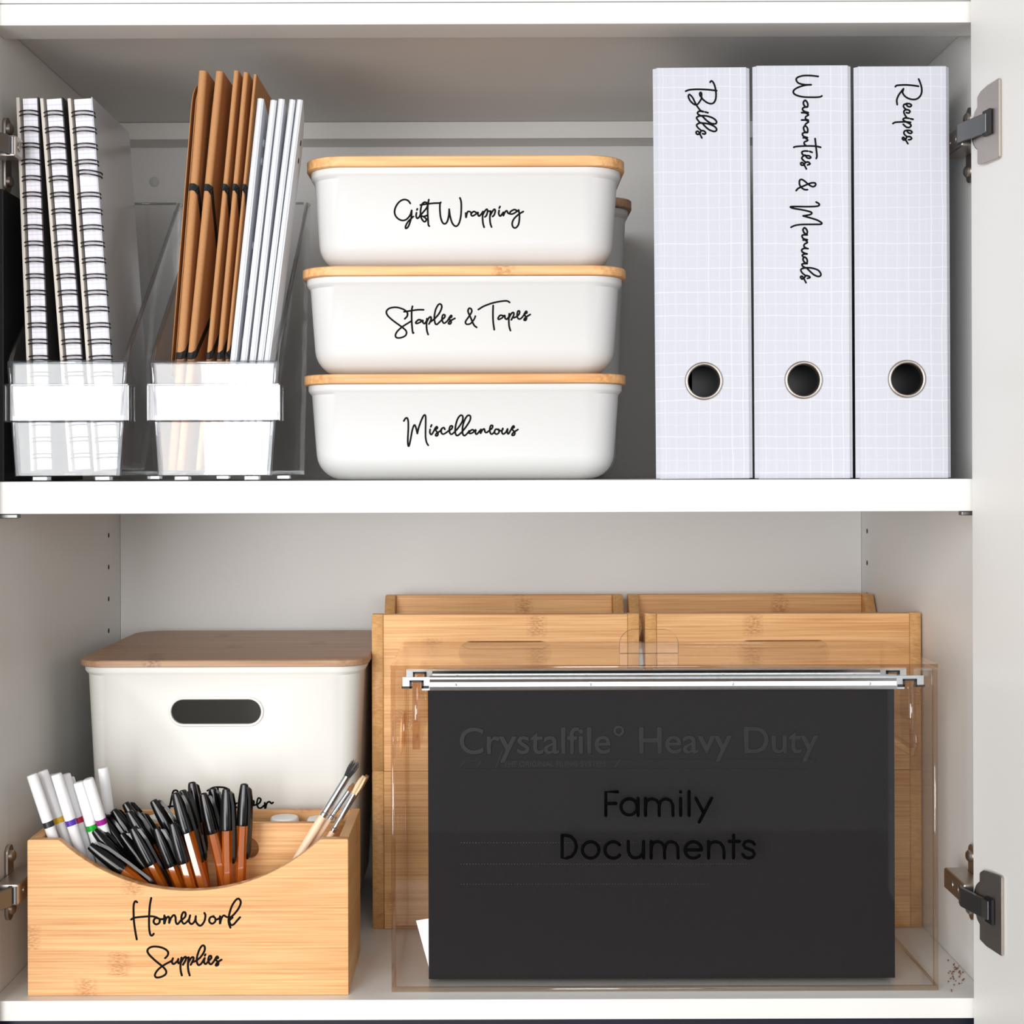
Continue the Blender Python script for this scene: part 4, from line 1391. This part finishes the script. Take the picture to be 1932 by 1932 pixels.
FAM = [((1040, 1470), 4.712, [
    [(485, 322), (485, 112), (590, 112)], [(485, 215), (575, 215)],
    arc2(692, 245, 72, 0, 360, 28), [(772, 170), (772, 322)],
    [(838, 170), (838, 322)], [(838, 240), (845, 200), (870, 178), (900, 174), (935, 187), (958, 222), (960, 322)], [(960, 240), (968, 200), (995, 178), (1025, 174), (1060, 189), (1080, 227), (1082, 322)],
    [(1150, 170), (1150, 322)], [(1149, 111), (1150, 113.5)], [(1225, 108), (1225, 322)], [(1285, 168), (1355, 300)], [(1425, 168), (1315, 380)],
    [(97, 498), (97, 700), (140, 700), (180, 685), (212, 645), (224, 600), (212, 550), (180, 512), (140, 498), (97, 498)],
    arc2(350, 628, 73, 0, 360, 28), arc2(550, 628, 73, 38, 322, 24),
    [(685, 552), (685, 635), (697, 672), (722, 694), (752, 699), (785, 690), (810, 660), (820, 620)], [(820, 552), (820, 700)],
    [(888, 552), (888, 700)], [(888, 620), (896, 580), (918, 558), (948, 554), (982, 565), (1004, 600), (1008, 700)], [(1008, 620), (1018, 580), (1042, 558), (1070, 554), (1104, 567), (1124, 603), (1128, 700)],
    [(1192, 628), (1332, 628)], arc2(1262, 628, 73, 0, 318, 26),
    [(1398, 552), (1398, 700)], [(1398, 620), (1406, 582), (1430, 560), (1465, 554), (1503, 567), (1528, 603), (1535, 640), (1535, 700)],
    [(1620, 495), (1620, 700)], [(1580, 552), (1672, 552)],
    [(1805, 577), (1785, 556), (1755, 548), (1722, 556), (1708, 582), (1722, 608), (1755, 620), (1790, 635), (1806, 662), (1792, 690), (1757, 701), (1720, 692), (1702, 668)]])]
lettering(ab, front, FAM, 0.0026, 'black_vinyl', smooth=False, flat=0.5, lift=0.0006)

# ------------------------------------------------------------------ black hanging file in the box
HF_Y = 0.0330
hx0, hx1 = X(808, HF_Y, 1560), X(1688, HF_Y, 1560)
hz0, hz1 = Z(1847, HF_Y, 1248) + 0.0003, Z(1292, HF_Y, 1248)
hcx, hw2 = (hx0 + hx1) / 2, (hx1 - hx0) / 2
hf = thing('hanging_file', 'black card hanging file with steel bars and embossed lettering inside the clear box', 'file', (hcx, HF_Y, hz0))
hh = hz1 - hz0
card = obj('front_leaf', box_bm(-hw2, hw2, 0, 0.0012, 0, hh, 0.0003), 'black_card', hf)
bm = bmesh.new()
bx_ = [(0.0014, 0.0004), (0.010, 0.0002), (0.024, 0.0004), (0.0245, 0.004), (0.0470, hh - 0.004), (0.0460, hh - 0.004), (0.0235, 0.005), (0.0100, 0.0008), (0.0014, 0.0016)]
lo = [bm.verts.new((-hw2, a, b)) for a, b in bx_]
hi = [bm.verts.new((hw2, a, b)) for a, b in bx_]
for k in range(len(bx_)):
    bm.faces.new((lo[k], lo[(k + 1) % len(bx_)], hi[(k + 1) % len(bx_)], hi[k]))
bm.faces.new(lo[::-1]); bm.faces.new(hi)
obj('back_leaf', bm, 'black_card', hf)
for j, (yo, zo) in enumerate(((-0.0022, 0.0), (0.0455, 0.0))):
    b0, b1 = X(760, HF_Y, 1280) - hcx, X(1741, HF_Y, 1280) - hcx
    zb0, zb1 = hh - 0.0035, hh + 0.0080
    # pressed channel: two flanges and a groove
    bm = bmesh.new()
    sec = [(0.0018, zb0), (-0.0012, zb0), (-0.0016, zb0 + 0.0012), (-0.0002, zb0 + 0.0028), (0.0006, zb0 + 0.0062), (-0.0006, zb1 - 0.0028), (-0.0006, zb1 - 0.0012), (0.0003, zb1), (0.0018, zb1)]
    e0, e1 = b0 + 0.0215, b1 - 0.0215
    lo = [bm.verts.new((e0, a + yo, b)) for a, b in sec]
    hi = [bm.verts.new((e1, a + yo, b)) for a, b in sec]
    for k in range(len(sec)):
        bm.faces.new((lo[k], lo[(k + 1) % len(sec)], hi[(k + 1) % len(sec)], hi[k]))
    bm.faces.new(lo[::-1]); bm.faces.new(hi)
    bar = obj('steel_bar', bm, 'zinc', hf)
    for sx, e in ((-1, b0), (1, b1)):
        # hook: notched end that straddles the rail, in a black plastic shoe
        inner = e0 if sx < 0 else e1
        rail_x = (X(786, 0.03, 1350) if sx < 0 else X(1717, 0.03, 1350)) - hcx
        nz = Z(1289, 0.03, 790) - hz0 + 0.0006
        prof = [(e, zb1 - 0.001), (e, nz - 0.0045), (e - sx * 0.0028, nz - 0.0045), (rail_x + sx * 0.0042, nz - 0.0045 + 0.001), (rail_x + sx * 0.0042, nz + 0.0008), (rail_x - sx * 0.0042, nz + 0.0008), (rail_x - sx * 0.0042, zb0), (inner, zb0), (inner, zb1 - 0.001)]
        me = plate('hook', [prof], 0.0012, 'XZ', yo - 0.0002)
        hk = obj('hook', me, 'zinc', hf)
        bm = bmesh.new()
        for q in ([(rail_x + sx * 0.0042, nz - 0.0040), (e, nz - 0.0040)], [(rail_x + sx * 0.0048, nz - 0.0040), (rail_x + sx * 0.0048, nz + 0.0004)], [(rail_x + sx * 0.0048, nz + 0.0009), (rail_x - sx * 0.0048, nz + 0.0009)], [(rail_x - sx * 0.0048, nz + 0.0004), (rail_x - sx * 0.0048, nz - 0.0040)], [(rail_x - sx * 0.0048, nz - 0.0036), (rail_x - sx * 0.0090, nz - 0.0040)]):
            (xa, za), (xb, zb_) = q
            add_box(bm, min(xa, xb) - 0.0008, max(xa, xb) + 0.0008, yo - 0.0012, yo + 0.0016, min(za, zb_) - 0.0008, max(za, zb_) + 0.0008)
        obj('hook_shoe', bm, 'black_cover', hk)
    for px in (860, 1114, 1382, 1640):
        xx = X(px, HF_Y, 1283) - hcx
        bm = lathe_bm([(0.0011, 0), (0.0009, 0.0006), (0.0004, 0.0009)], 10)
        bmesh.ops.transform(bm, matrix=Matrix.Translation((xx, yo + 0.0003, zb0 + 0.0042)) @ Matrix.Rotation(math.pi / 2, 4, 'X'), verts=bm.verts[:])
        obj('bar_dimple', bm, 'aluminium', bar, smooth=True)


def text_mesh(body, x0, x1, zbase, y, depth, parent, mat, name, bevel=0.0):
    c = bpy.data.curves.new(name, 'FONT')
    c.body = body
    c.size = 1
    o = bpy.data.objects.new(name, c)
    me = bpy.data.meshes.new_from_object(o)
    xs = [v.co.x for v in me.vertices]
    s = (x1 - x0) / (max(xs) - min(xs))
    mn = min(xs)
    bpy.data.meshes.remove(me)
    c.size = s
    c.extrude = depth / 2
    c.bevel_depth = bevel
    me = bpy.data.meshes.new_from_object(o)
    me.materials.clear()
    bpy.data.objects.remove(o)
    bpy.data.curves.remove(c)
    for v in me.vertices:
        x, yy, z = v.co
        v.co = (x - mn * s + x0, y - z, yy * 1.0 + zbase)
    return obj(name, me, mat, parent)


h_in = lambda px, py: P(px, py, HF_Y) - Vector((hcx, HF_Y, hz0))
text_mesh('Crystalfile° Heavy Duty', h_in(868, 1420).x, h_in(1543, 1420).x, h_in(1200, 1421).z, 0.0, 0.0008, hf, 'emboss', 'embossed_lettering', 0.0005)
text_mesh('THE ORIGINAL FILING SYSTEM', h_in(950, 1447).x, h_in(1142, 1447).x, h_in(1040, 1446).z, 0.0, 0.0004, hf, 'emboss', 'embossed_lettering', 0.0001)
bm = bmesh.new()
for pts in ([(868, 1447), (878, 1436), (900, 1436)], [(900, 1447), (908, 1436)], [(935, 1449), (948, 1416)], [(945, 1433), (1540, 1432), (1530, 1446)], [(868, 1450), (1530, 1450)], [(1160, 1448), (1170, 1433)]):
    add_tube(bm, [h_in(a, b) for a, b in pts], 0.00035, 6)
obj('embossed_rule', bm, 'emboss', hf)
bm = bmesh.new()
for py, px1 in ((1590, 1345), (1630, 1415), (1668, 1335)):
    px = 870
    while px < px1:
        q = h_in(px, py)
        add_box(bm, q.x - 0.0002, q.x + 0.0002, -0.0002, 0.0002, q.z - 0.0002, q.z + 0.0002)
        px += 5.6
o = obj('dotted_rules', bm, 'aluminium', hf)
o['kind'] = 'stuff'

# loose sheet of paper slipping out behind the file's front leaf
pq = [P(785, 1737, 0.0395), P(838, 1728, 0.0395), P(858, 1832, 0.0395), P(812, 1836, 0.0395)]
bm = bmesh.new()
c0 = sum(pq, Vector()) / 4
for dy in (0, 0.0004):
    pass
va = [bm.verts.new(p - c0) for p in (pq[0], pq[3], pq[2], pq[1])]
vb = [bm.verts.new(p - c0 + Vector((0, 0.0004, 0))) for p in (pq[0], pq[3], pq[2], pq[1])]
bm.faces.new(va); bm.faces.new(vb[::-1])
for k in range(4):
    bm.faces.new((va[k], vb[k], vb[(k + 1) % 4], va[(k + 1) % 4]))
o = obj('paper_sheet', bm, 'paper', None, loc=c0)
o['label'] = 'corner of a white paper sheet poking out beside the black hanging file'
o['category'] = 'paper'

# ------------------------------------------------------------------ bamboo pen crate
PC_Y = 0.0105
qx0, qx1 = X(52, PC_Y, 1740), X(657, PC_Y, 1740)
pcx, pw = (qx0 + qx1) / 2, (qx1 - qx0) / 2
pz0 = ZF + 0.0002
ph = Z(1584, PC_Y, 355) - pz0
pdep = 0.101
pth = 0.0078
pc = thing('pen_crate', 'bamboo crate with scooped front lettered Homework Supplies, full of pens', 'crate', (pcx, PC_Y, pz0))
rad_h = (605 - 112) / 2 * M0 * (D + PC_Y) / D
dip = (1681 - 1584) * M0 * (D + PC_Y) / D
R_ = (rad_h ** 2 + dip ** 2) / (2 * dip)
amax = math.asin(rad_h / R_)
scx = X(358, PC_Y, 1600) - pcx
arc = []
for k in range(33):
    a = amax * 0.97 - 2 * amax * 0.97 * k / 32
    arc.append((scx + R_ * math.sin(a), ph - dip + R_ * (1 - math.cos(a))))
outl = [(-pw, 0), (pw, 0), (pw, ph - 0.0008), (pw - 0.0008, ph), (scx + rad_h + 0.0022, ph), (scx + rad_h, ph - 0.0003)] + arc + [(scx - rad_h, ph - 0.0003), (scx - rad_h - 0.0022, ph), (-pw + 0.0008, ph), (-pw, ph - 0.0008)]
pfront = obj('front_panel', plate('front_panel', [outl], pth, 'XZ', 0, 0.0003), 'bamboo_front', pc)
DIV = 0.0595
hcx_, hcz_ = P(467, 1601, PC_Y + DIV).x - pcx, P(467, 1601, PC_Y + DIV).z - pz0
obj('divider', plate('divider', [[(-pw + pth, 0.006), (pw - pth, 0.006), (pw - pth, ph - 0.002), (-pw + pth, ph - 0.002)], circle2(hcx_, hcz_, 0.0092, 24)], 0.0058, 'XZ', DIV, 0.0003), 'bamboo_front', pc)
obj('back_panel', box_bm(-pw + pth, pw - pth, pdep - 0.006, pdep, 0.006, ph, 0.0005), 'bamboo_front', pc)
for sx in (-1, 1):
    obj('side_panel', box_bm(min(sx * pw, sx * (pw - pth)), max(sx * pw, sx * (pw - pth)), pth + 0.0001, pdep, 0, ph, 0.0006), 'bamboo_side', pc)
obj('base_panel', box_bm(-pw + pth, pw - pth, pth, pdep, 0.001, 0.0058), 'bamboo_lid', pc)
HOME = [((220, 1680), 7.43, [
    [(288, 165), (262, 150), (240, 200), (238, 320), (245, 450), (265, 590), (283, 685)], [(485, 105), (465, 220), (455, 400), (458, 540), (475, 620), (500, 630), (520, 605)],
    [(205, 405), (260, 380), (400, 365), (500, 362), (565, 378)],
    [(565, 378), (530, 400), (520, 445), (555, 475), (600, 450), (600, 400), (565, 385)], [(600, 400), (650, 400), (680, 370)],
    [(670, 350), (668, 470), (690, 400), (725, 365), (740, 400), (735, 460), (760, 390), (800, 345), (825, 370), (830, 440), (855, 470), (900, 420)],
    [(900, 420), (960, 370), (965, 315), (935, 305), (910, 360), (915, 430), (950, 465), (1010, 410), (1030, 350)],
    [(1030, 350), (1015, 430), (1050, 470), (1095, 430), (1110, 360)], [(1110, 360), (1110, 430), (1150, 485), (1190, 485), (1230, 430), (1245, 350), (1230, 315)],
    [(1360, 360), (1310, 380), (1300, 435), (1340, 465), (1385, 430), (1380, 385), (1350, 365)], [(1385, 410), (1430, 395), (1455, 370)],
    [(1450, 360), (1450, 470), (1465, 400), (1500, 350), (1540, 370), (1580, 375)],
    [(1580, 385), (1640, 340), (1710, 250), (1740, 170), (1720, 120), (1680, 125), (1620, 210), (1580, 330), (1570, 440), (1595, 520)], [(1625, 380), (1590, 410), (1580, 430), (1600, 480), (1640, 475), (1690, 420), (1730, 375)],
    [(680, 948), (715, 910), (720, 860), (670, 815), (580, 788), (490, 790), (435, 830), (450, 890), (540, 980), (650, 1070), (695, 1130), (680, 1180), (610, 1215), (550, 1215), (540, 1170), (590, 1100), (680, 1035), (770, 985), (790, 950)],
    [(790, 950), (775, 1000), (800, 1030), (850, 990), (865, 960)], [(865, 960), (860, 1005), (880, 1020), (905, 980)],
    [(910, 940), (895, 1050), (900, 1130), (915, 1190)], [(900, 1010), (940, 945), (970, 930), (970, 970), (930, 1040)],
    [(1010, 935), (1000, 1050), (1008, 1130), (1025, 1190)], [(1005, 1010), (1045, 945), (1075, 935), (1075, 970), (1040, 1040)], [(970, 945), (1010, 940)],
    [(1075, 1000), (1120, 980), (1180, 930), (1230, 850), (1235, 790), (1205, 770), (1165, 820), (1130, 920), (1125, 1000), (1150, 1045), (1190, 1020), (1225, 960)],
    [(1235, 945), (1225, 1000), (1250, 1030), (1290, 985)], [(1237, 912), (1245, 895)],
    [(1290, 985), (1325, 950), (1325, 920), (1300, 920), (1285, 970), (1300, 1020), (1330, 1030), (1375, 975)],
    [(1375, 975), (1405, 925), (1425, 945), (1385, 965), (1425, 1005), (1420, 1045), (1390, 1050), (1410, 1010), (1470, 970)]])]
lettering(pc, pfront, HOME, 0.0016)

# ------------------------------------------------------------------ sticks standing in the crate
FLOOR_Z = pz0 + 0.0064


def stand(tip, aim, y_tip, y_low, rad):
    """Axis of a stick through two photo points at its own depths, from its tip down to the crate's floor."""
    a = P(tip[0], tip[1], y_tip)
    b0 = P(aim[0], aim[1], y_tip)
    d = (b0 - a).normalized()
    s = (FLOOR_Z + rad - a.z) / d.z
    end = a + d * s
    lim_l, lim_r = pcx - pw + pth + rad + 0.001, pcx + pw - pth - rad - 0.001
    if end.x > lim_r:
        end = a + d * ((lim_r - a.x) / d.x)
    if end.x < lim_l:
        end = a + d * ((lim_l - a.x) / d.x)
    end.y = y_low
    return a, end


def stick(name, label, cat, a, end, group, turn=0.0):
    d = a - end
    L = d.length
    q = Vector((0, 0, 1)).rotation_difference(d.normalized())
    rot = (q @ Matrix.Rotation(turn, 3, 'Z').to_quaternion()).to_euler()
    return thing(name, label, cat, end, rot, group), L


ordinals = 'first second third fourth fifth sixth seventh eighth ninth tenth eleventh twelfth thirteenth fourteenth fifteenth sixteenth seventeenth eighteenth nineteenth twentieth'.split()
PENS = [  # cap tip, cap mouth, depth at tip, depth at floor, turn of the clip, how far down it reaches
    ((169, 1595), (231, 1642), 0.0140, 0.0181, 1.90, 0.984),
    ((178, 1566), (230, 1624), 0.0282, 0.0180, 2.40, 0.997),
    ((192, 1538), (234, 1600), 0.0463, 0.0360, 1.60, 0.995),
    ((214, 1528), (246, 1577), 0.0484, 0.0531, 2.80, 0.706),
    ((229, 1573), (268, 1628), 0.0392, 0.0362, 1.70, 0.653),
    ((236, 1515), (272, 1571), 0.0535, 0.0535, 2.20, 0.735),
    ((243, 1531), (279, 1592), 0.0357, 0.0398, 2.00, 0.967),
    ((250, 1562), (284, 1629), 0.0267, 0.0299, 1.50, 0.981),
    ((263, 1535), (293, 1597), 0.0456, 0.0453, 2.50, 0.970),
    ((289, 1510), (324, 1572), 0.0439, 0.0459, 1.90, 0.725),
    ((295, 1562), (319, 1624), 0.0279, 0.0315, 1.50, 0.667),
    ((325, 1553), (343, 1616), 0.0240, 0.0259, 2.10, 0.849),
    ((331, 1496), (352, 1567), 0.0302, 0.0268, 1.80, 0.984),
    ((344, 1491), (361, 1560), 0.0401, 0.0348, 2.20, 0.883),
    ((362, 1476), (372, 1554), 0.0535, 0.0535, 2.60, 0.950),
    ((383, 1497), (400, 1568), 0.0416, 0.0428, 1.90, 0.907),
    ((401, 1487), (408, 1556), 0.0520, 0.0535, 1.35, 0.995),
    ((427, 1488), (429, 1560), 0.0396, 0.0300, 1.25, 0.815),
    ((461, 1479), (459, 1553), 0.0417, 0.0333, 1.15, 0.758),
]
pen_cap = pen_clip = pen_ring = None
for i, (tip, mouth, ya, yb, turn, reach) in enumerate(PENS):
    a, end = stand(tip, mouth, PC_Y + ya, PC_Y + yb, 0.0045)
    end = a + (end - a) * reach
    t, L = stick('ballpoint_pen', 'amber ballpoint pen with black cap, %s cap tip counting from the white markers' % ordinals[i], 'pen', a, end, 'black-capped pens in the bamboo crate', turn)
    capl = min((P(mouth[0], mouth[1], a.y) - a).length + 0.002, 0.034)
    if pen_cap is None:
        pen_cap = obj('cap', lathe_bm([(0.0052, 0), (0.0054, 0.0012), (0.0053, 0.004), (0.0052, 0.010), (0.0047, 0.020), (0.0036, 0.030), (0.0030, 0.0327), (0.0024, 0.033), (0.0019, 0.0322)], 20), 'pen_black', None, smooth=True)
        bm = bmesh.new()
        rows = []
        for y_, z_, hw_, th2 in ((0.0030, 0.0310, 0.0010, 0.0010), (0.0050, 0.0290, 0.0016, 0.0012), (0.0066, 0.020, 0.0017, 0.0012), (0.0070, 0.0, 0.0018, 0.0011), (0.0066, -0.020, 0.0016, 0.0011), (0.0060, -0.0245, 0.0012, 0.0010), (0.0054, -0.0265, 0.0005, 0.0008)):
            rows.append([bm.verts.new((sx_ * hw_, -(y_ + o_), z_)) for sx_, o_ in ((-1, -th2), (1, -th2), (1, th2), (-1, th2))])
        for r0, r1 in zip(rows, rows[1:]):
            for k in range(4):
                bm.faces.new((r0[k], r0[(k + 1) % 4], r1[(k + 1) % 4], r1[k]))
        bm.faces.new(rows[0][::-1]); bm.faces.new(rows[-1])
        pen_clip = obj('clip', bm, 'pen_black', None, smooth=True)
        cap_o, clip_o = pen_cap, pen_clip
    else:
        cap_o, clip_o = pen_cap.copy(), pen_clip.copy()
        COL.objects.link(cap_o); COL.objects.link(clip_o)
    cap_o.parent = t
    cap_o.location = (0, 0, L - 0.033)
    clip_o.parent = cap_o
    bl = L - 0.026
    obj('barrel', lathe_bm([(0.0036, 0.0004), (0.0041, 0.0015), (0.0041, bl - 0.001), (0.0036, bl)], 6), 'amber', t).rotation_euler = (0, 0, -turn + 0.05)
    obj('ink_tube', lathe_bm([(0.0013, 0.004), (0.0013, bl - 0.004)], 8), 'black_cover', t, smooth=True)
    obj('end_plug', lathe_bm([(0.0033, 0), (0.0036, 0.0003), (0.0034, 0.0034)], 12), 'pen_black', t, smooth=True)

MARK = [  # name of band colour, rgb, cap top, band centre, depth at top, depth at floor
    ('black', (34, 36, 42), (60, 1461), (91.5, 1554.8), 0.0200, 0.0208),
    ('yellow', (232, 180, 24), (80, 1454), (112, 1546), 0.0373, 0.0323),
    ('brown', (104, 44, 40), (97.5, 1461), (116.5, 1562), 0.0465, 0.0431),
    ('violet', (88, 46, 170), (106, 1460), (133, 1552), 0.0207, 0.0272),
    ('crimson', (190, 26, 70), (122.5, 1460.5), (147, 1547), 0.0350, 0.0373),
    ('navy', (28, 20, 78), (130, 1467), (153, 1549), 0.0490, 0.0461),
    ('bright green', (10, 172, 30), (148, 1475), (172, 1562), 0.0320, 0.0402),
    ('magenta', (158, 20, 138), (166, 1469), (188, 1553), 0.0279, 0.0499),
    ('sea green', (12, 136, 88), (194.5, 1448), (206, 1540), 0.0542, 0.0542),
]
for nm, rgb, top, band, ya, yb in MARK:
    a, end = stand(top, band, PC_Y + ya, PC_Y + yb, 0.0046)
    t, L = stick('felt_marker', 'white felt marker with %s band, in the bamboo pen crate' % nm, 'marker', a, end, 'white markers in the bamboo crate')
    zb_ = L - (P(band[0], band[1], a.y) - a).length
    key = nm.replace(' ', '_') + '_band'
    MAT[key] = plain(key, srgb(*rgb), 0.35)
    r = 0.0043
    obj('barrel', lathe_bm([(0.0030, 0), (r - 0.0004, 0.0008), (r - 0.0002, 0.004), (r - 0.0002, zb_ - 0.0022)], 20), 'marker_white', t, smooth=True)
    obj('band', lathe_bm([(r - 0.00005, zb_ - 0.0024), (r - 0.00005, zb_ + 0.0024)], 20), key, t, smooth=True)
    obj('cap', lathe_bm([(r, zb_ + 0.0022), (r + 0.0001, zb_ + 0.004), (r, L - 0.0012), (r - 0.0004, L - 0.0003), (r - 0.0011, L)], 20), 'marker_white', t, smooth=True)

# paint brushes against the end of the crate
BRUSH = [  # label, hair mat, hair tip, ferrule top, ferrule bottom, ferrule r, hair flare, depths
    ('black-bristled paint brush with aluminium ferrule, leaning in the pen crate', 'bristle_black', (676, 1431), (658, 1466), (612, 1541), 0.0030, 0.0042, 0.030, 0.0300),
    ('brown-tipped paint brush between the black and cream ones in the crate', 'bristle_brown', (671, 1474), (661, 1494), (625, 1546), 0.0022, 0.0016, 0.0375, 0.0385),
    ('cream-bristled paint brush nearest the end of the pen crate', 'bristle_cream', (690, 1459), (670.5, 1499), (630, 1571), 0.0024, 0.0024, 0.0310, 0.0370),
    ('thin dark-haired paint brush behind the cream-bristled one', 'bristle_brown', (697, 1458), (676, 1496), (641, 1552), 0.0019, 0.0016, 0.0440, 0.0470)]
for label, hair, tip, f0, f1, fr, flare, ya, yb in BRUSH:
    a = P(tip[0], tip[1], PC_Y + ya)
    d = (P(f1[0], f1[1], PC_Y + ya) - P(f0[0], f0[1], PC_Y + ya)).normalized()
    L = 0.150
    s = (FLOOR_Z + 0.004 - a.z) / d.z
    end = a + d * min(s, 0.19)
    end.y = PC_Y + yb
    t, L = stick('paint_brush', label, 'brush', a, end, 'paint brushes in the bamboo crate')
    k0 = L - (P(f0[0], f0[1], PC_Y + ya) - a).length
    k1 = L - (P(f1[0], f1[1], PC_Y + ya) - a).length
    obj('handle', lathe_bm([(0.0012, 0), (0.0018, 0.01), (0.0030, k1 * 0.6), (fr + 0.0006, k1 - 0.012), (fr - 0.0002, k1 + 0.002)], 14), 'raw_wood', t, smooth=True)
    obj('ferrule', lathe_bm([(fr + 0.0002, k1), (fr + 0.0003, k1 + 0.003), (fr - 0.0001, k1 + 0.0034), (fr + 0.0002, k1 + 0.0044), (fr - 0.0001, k1 + 0.0054), (fr, k1 + 0.008), (fr - 0.0002, k0)], 16), 'aluminium', t, smooth=True)
    rnd = random.Random(int(tip[0]))
    bm = bmesh.new()
    for q in range(70):
        aa, rr0 = rnd.random() * 2 * math.pi, math.sqrt(rnd.random())
        x0_, y0_ = math.cos(aa) * rr0, math.sin(aa) * rr0
        hl = L - (0.002 + 0.004 * rnd.random())
        add_tube(bm, [(x0_ * (fr - 0.0004), y0_ * (fr - 0.0004), k0 - 0.001), (x0_ * (fr + flare) * 0.55, y0_ * (fr + flare) * 0.55, (k0 + hl) / 2), (x0_ * flare, y0_ * flare, hl)], [0.00032, 0.0003, 0.00012], 4)
    o = obj('bristles', bm, hair, t)
    o['kind'] = 'stuff'

# white-topped glue sticks in the crate's rear compartment
for i, (px, py, lab) in enumerate(((305, 1540, 'white-topped glue stick in the rear of the crate, behind the pens'), (537, 1541, 'white-topped glue stick in the rear of the crate, behind the empty gap'), (606, 1543, 'white-topped glue stick in the rear of the crate, behind the brushes'))):
    yy = PC_Y + 0.0805
    p = P(px, py, yy)
    t = thing('glue_stick', lab, 'glue stick', (p.x, yy, FLOOR_Z), group='glue sticks behind the divider')
    hgt = p.z - FLOOR_Z
    obj('tube', lathe_bm([(0.0108, 0), (0.0112, 0.001), (0.0112, hgt - 0.030)], 24), 'marker_white', t, smooth=True)
    obj('cap', lathe_bm([(0.0118, hgt - 0.0298), (0.0119, hgt - 0.0285), (0.0118, hgt - 0.0012), (0.0108, hgt), (0.0080, hgt + 0.0001)], 24), 'cap_grey', t, smooth=True)

# crumbs on the cabinet floor beside the file box
rnd = random.Random(5)
bm = bmesh.new()
for q in range(60):
    px, py = rnd.gauss(1803, 12), rnd.gauss(1832, 16)
    r = ray(px, py)
    if r.z >= 0:
        continue
    p = Vector((0, -D, 0)) + r * (ZF / r.z)
    if not (0.004 < p.y < 0.12 and ab_x1 + 0.002 < p.x < XR - 0.002):
        continue
    s = rnd.uniform(0.0003, 0.0008)
    bmesh.ops.create_icosphere(bm, subdivisions=1, radius=s, matrix=Matrix.Translation((p.x, p.y, ZF + s + 0.00005)))
c0 = Vector((X(1803, 0.03, 1832), 0.03, ZF))
for v in bm.verts:
    v.co -= c0
o = obj('crumbs', bm, 'crumb', None, loc=c0)
o['kind'] = 'stuff'
o['label'] = 'brown crumbs scattered on the cabinet floor beside the clear file box'
o['category'] = 'crumbs'
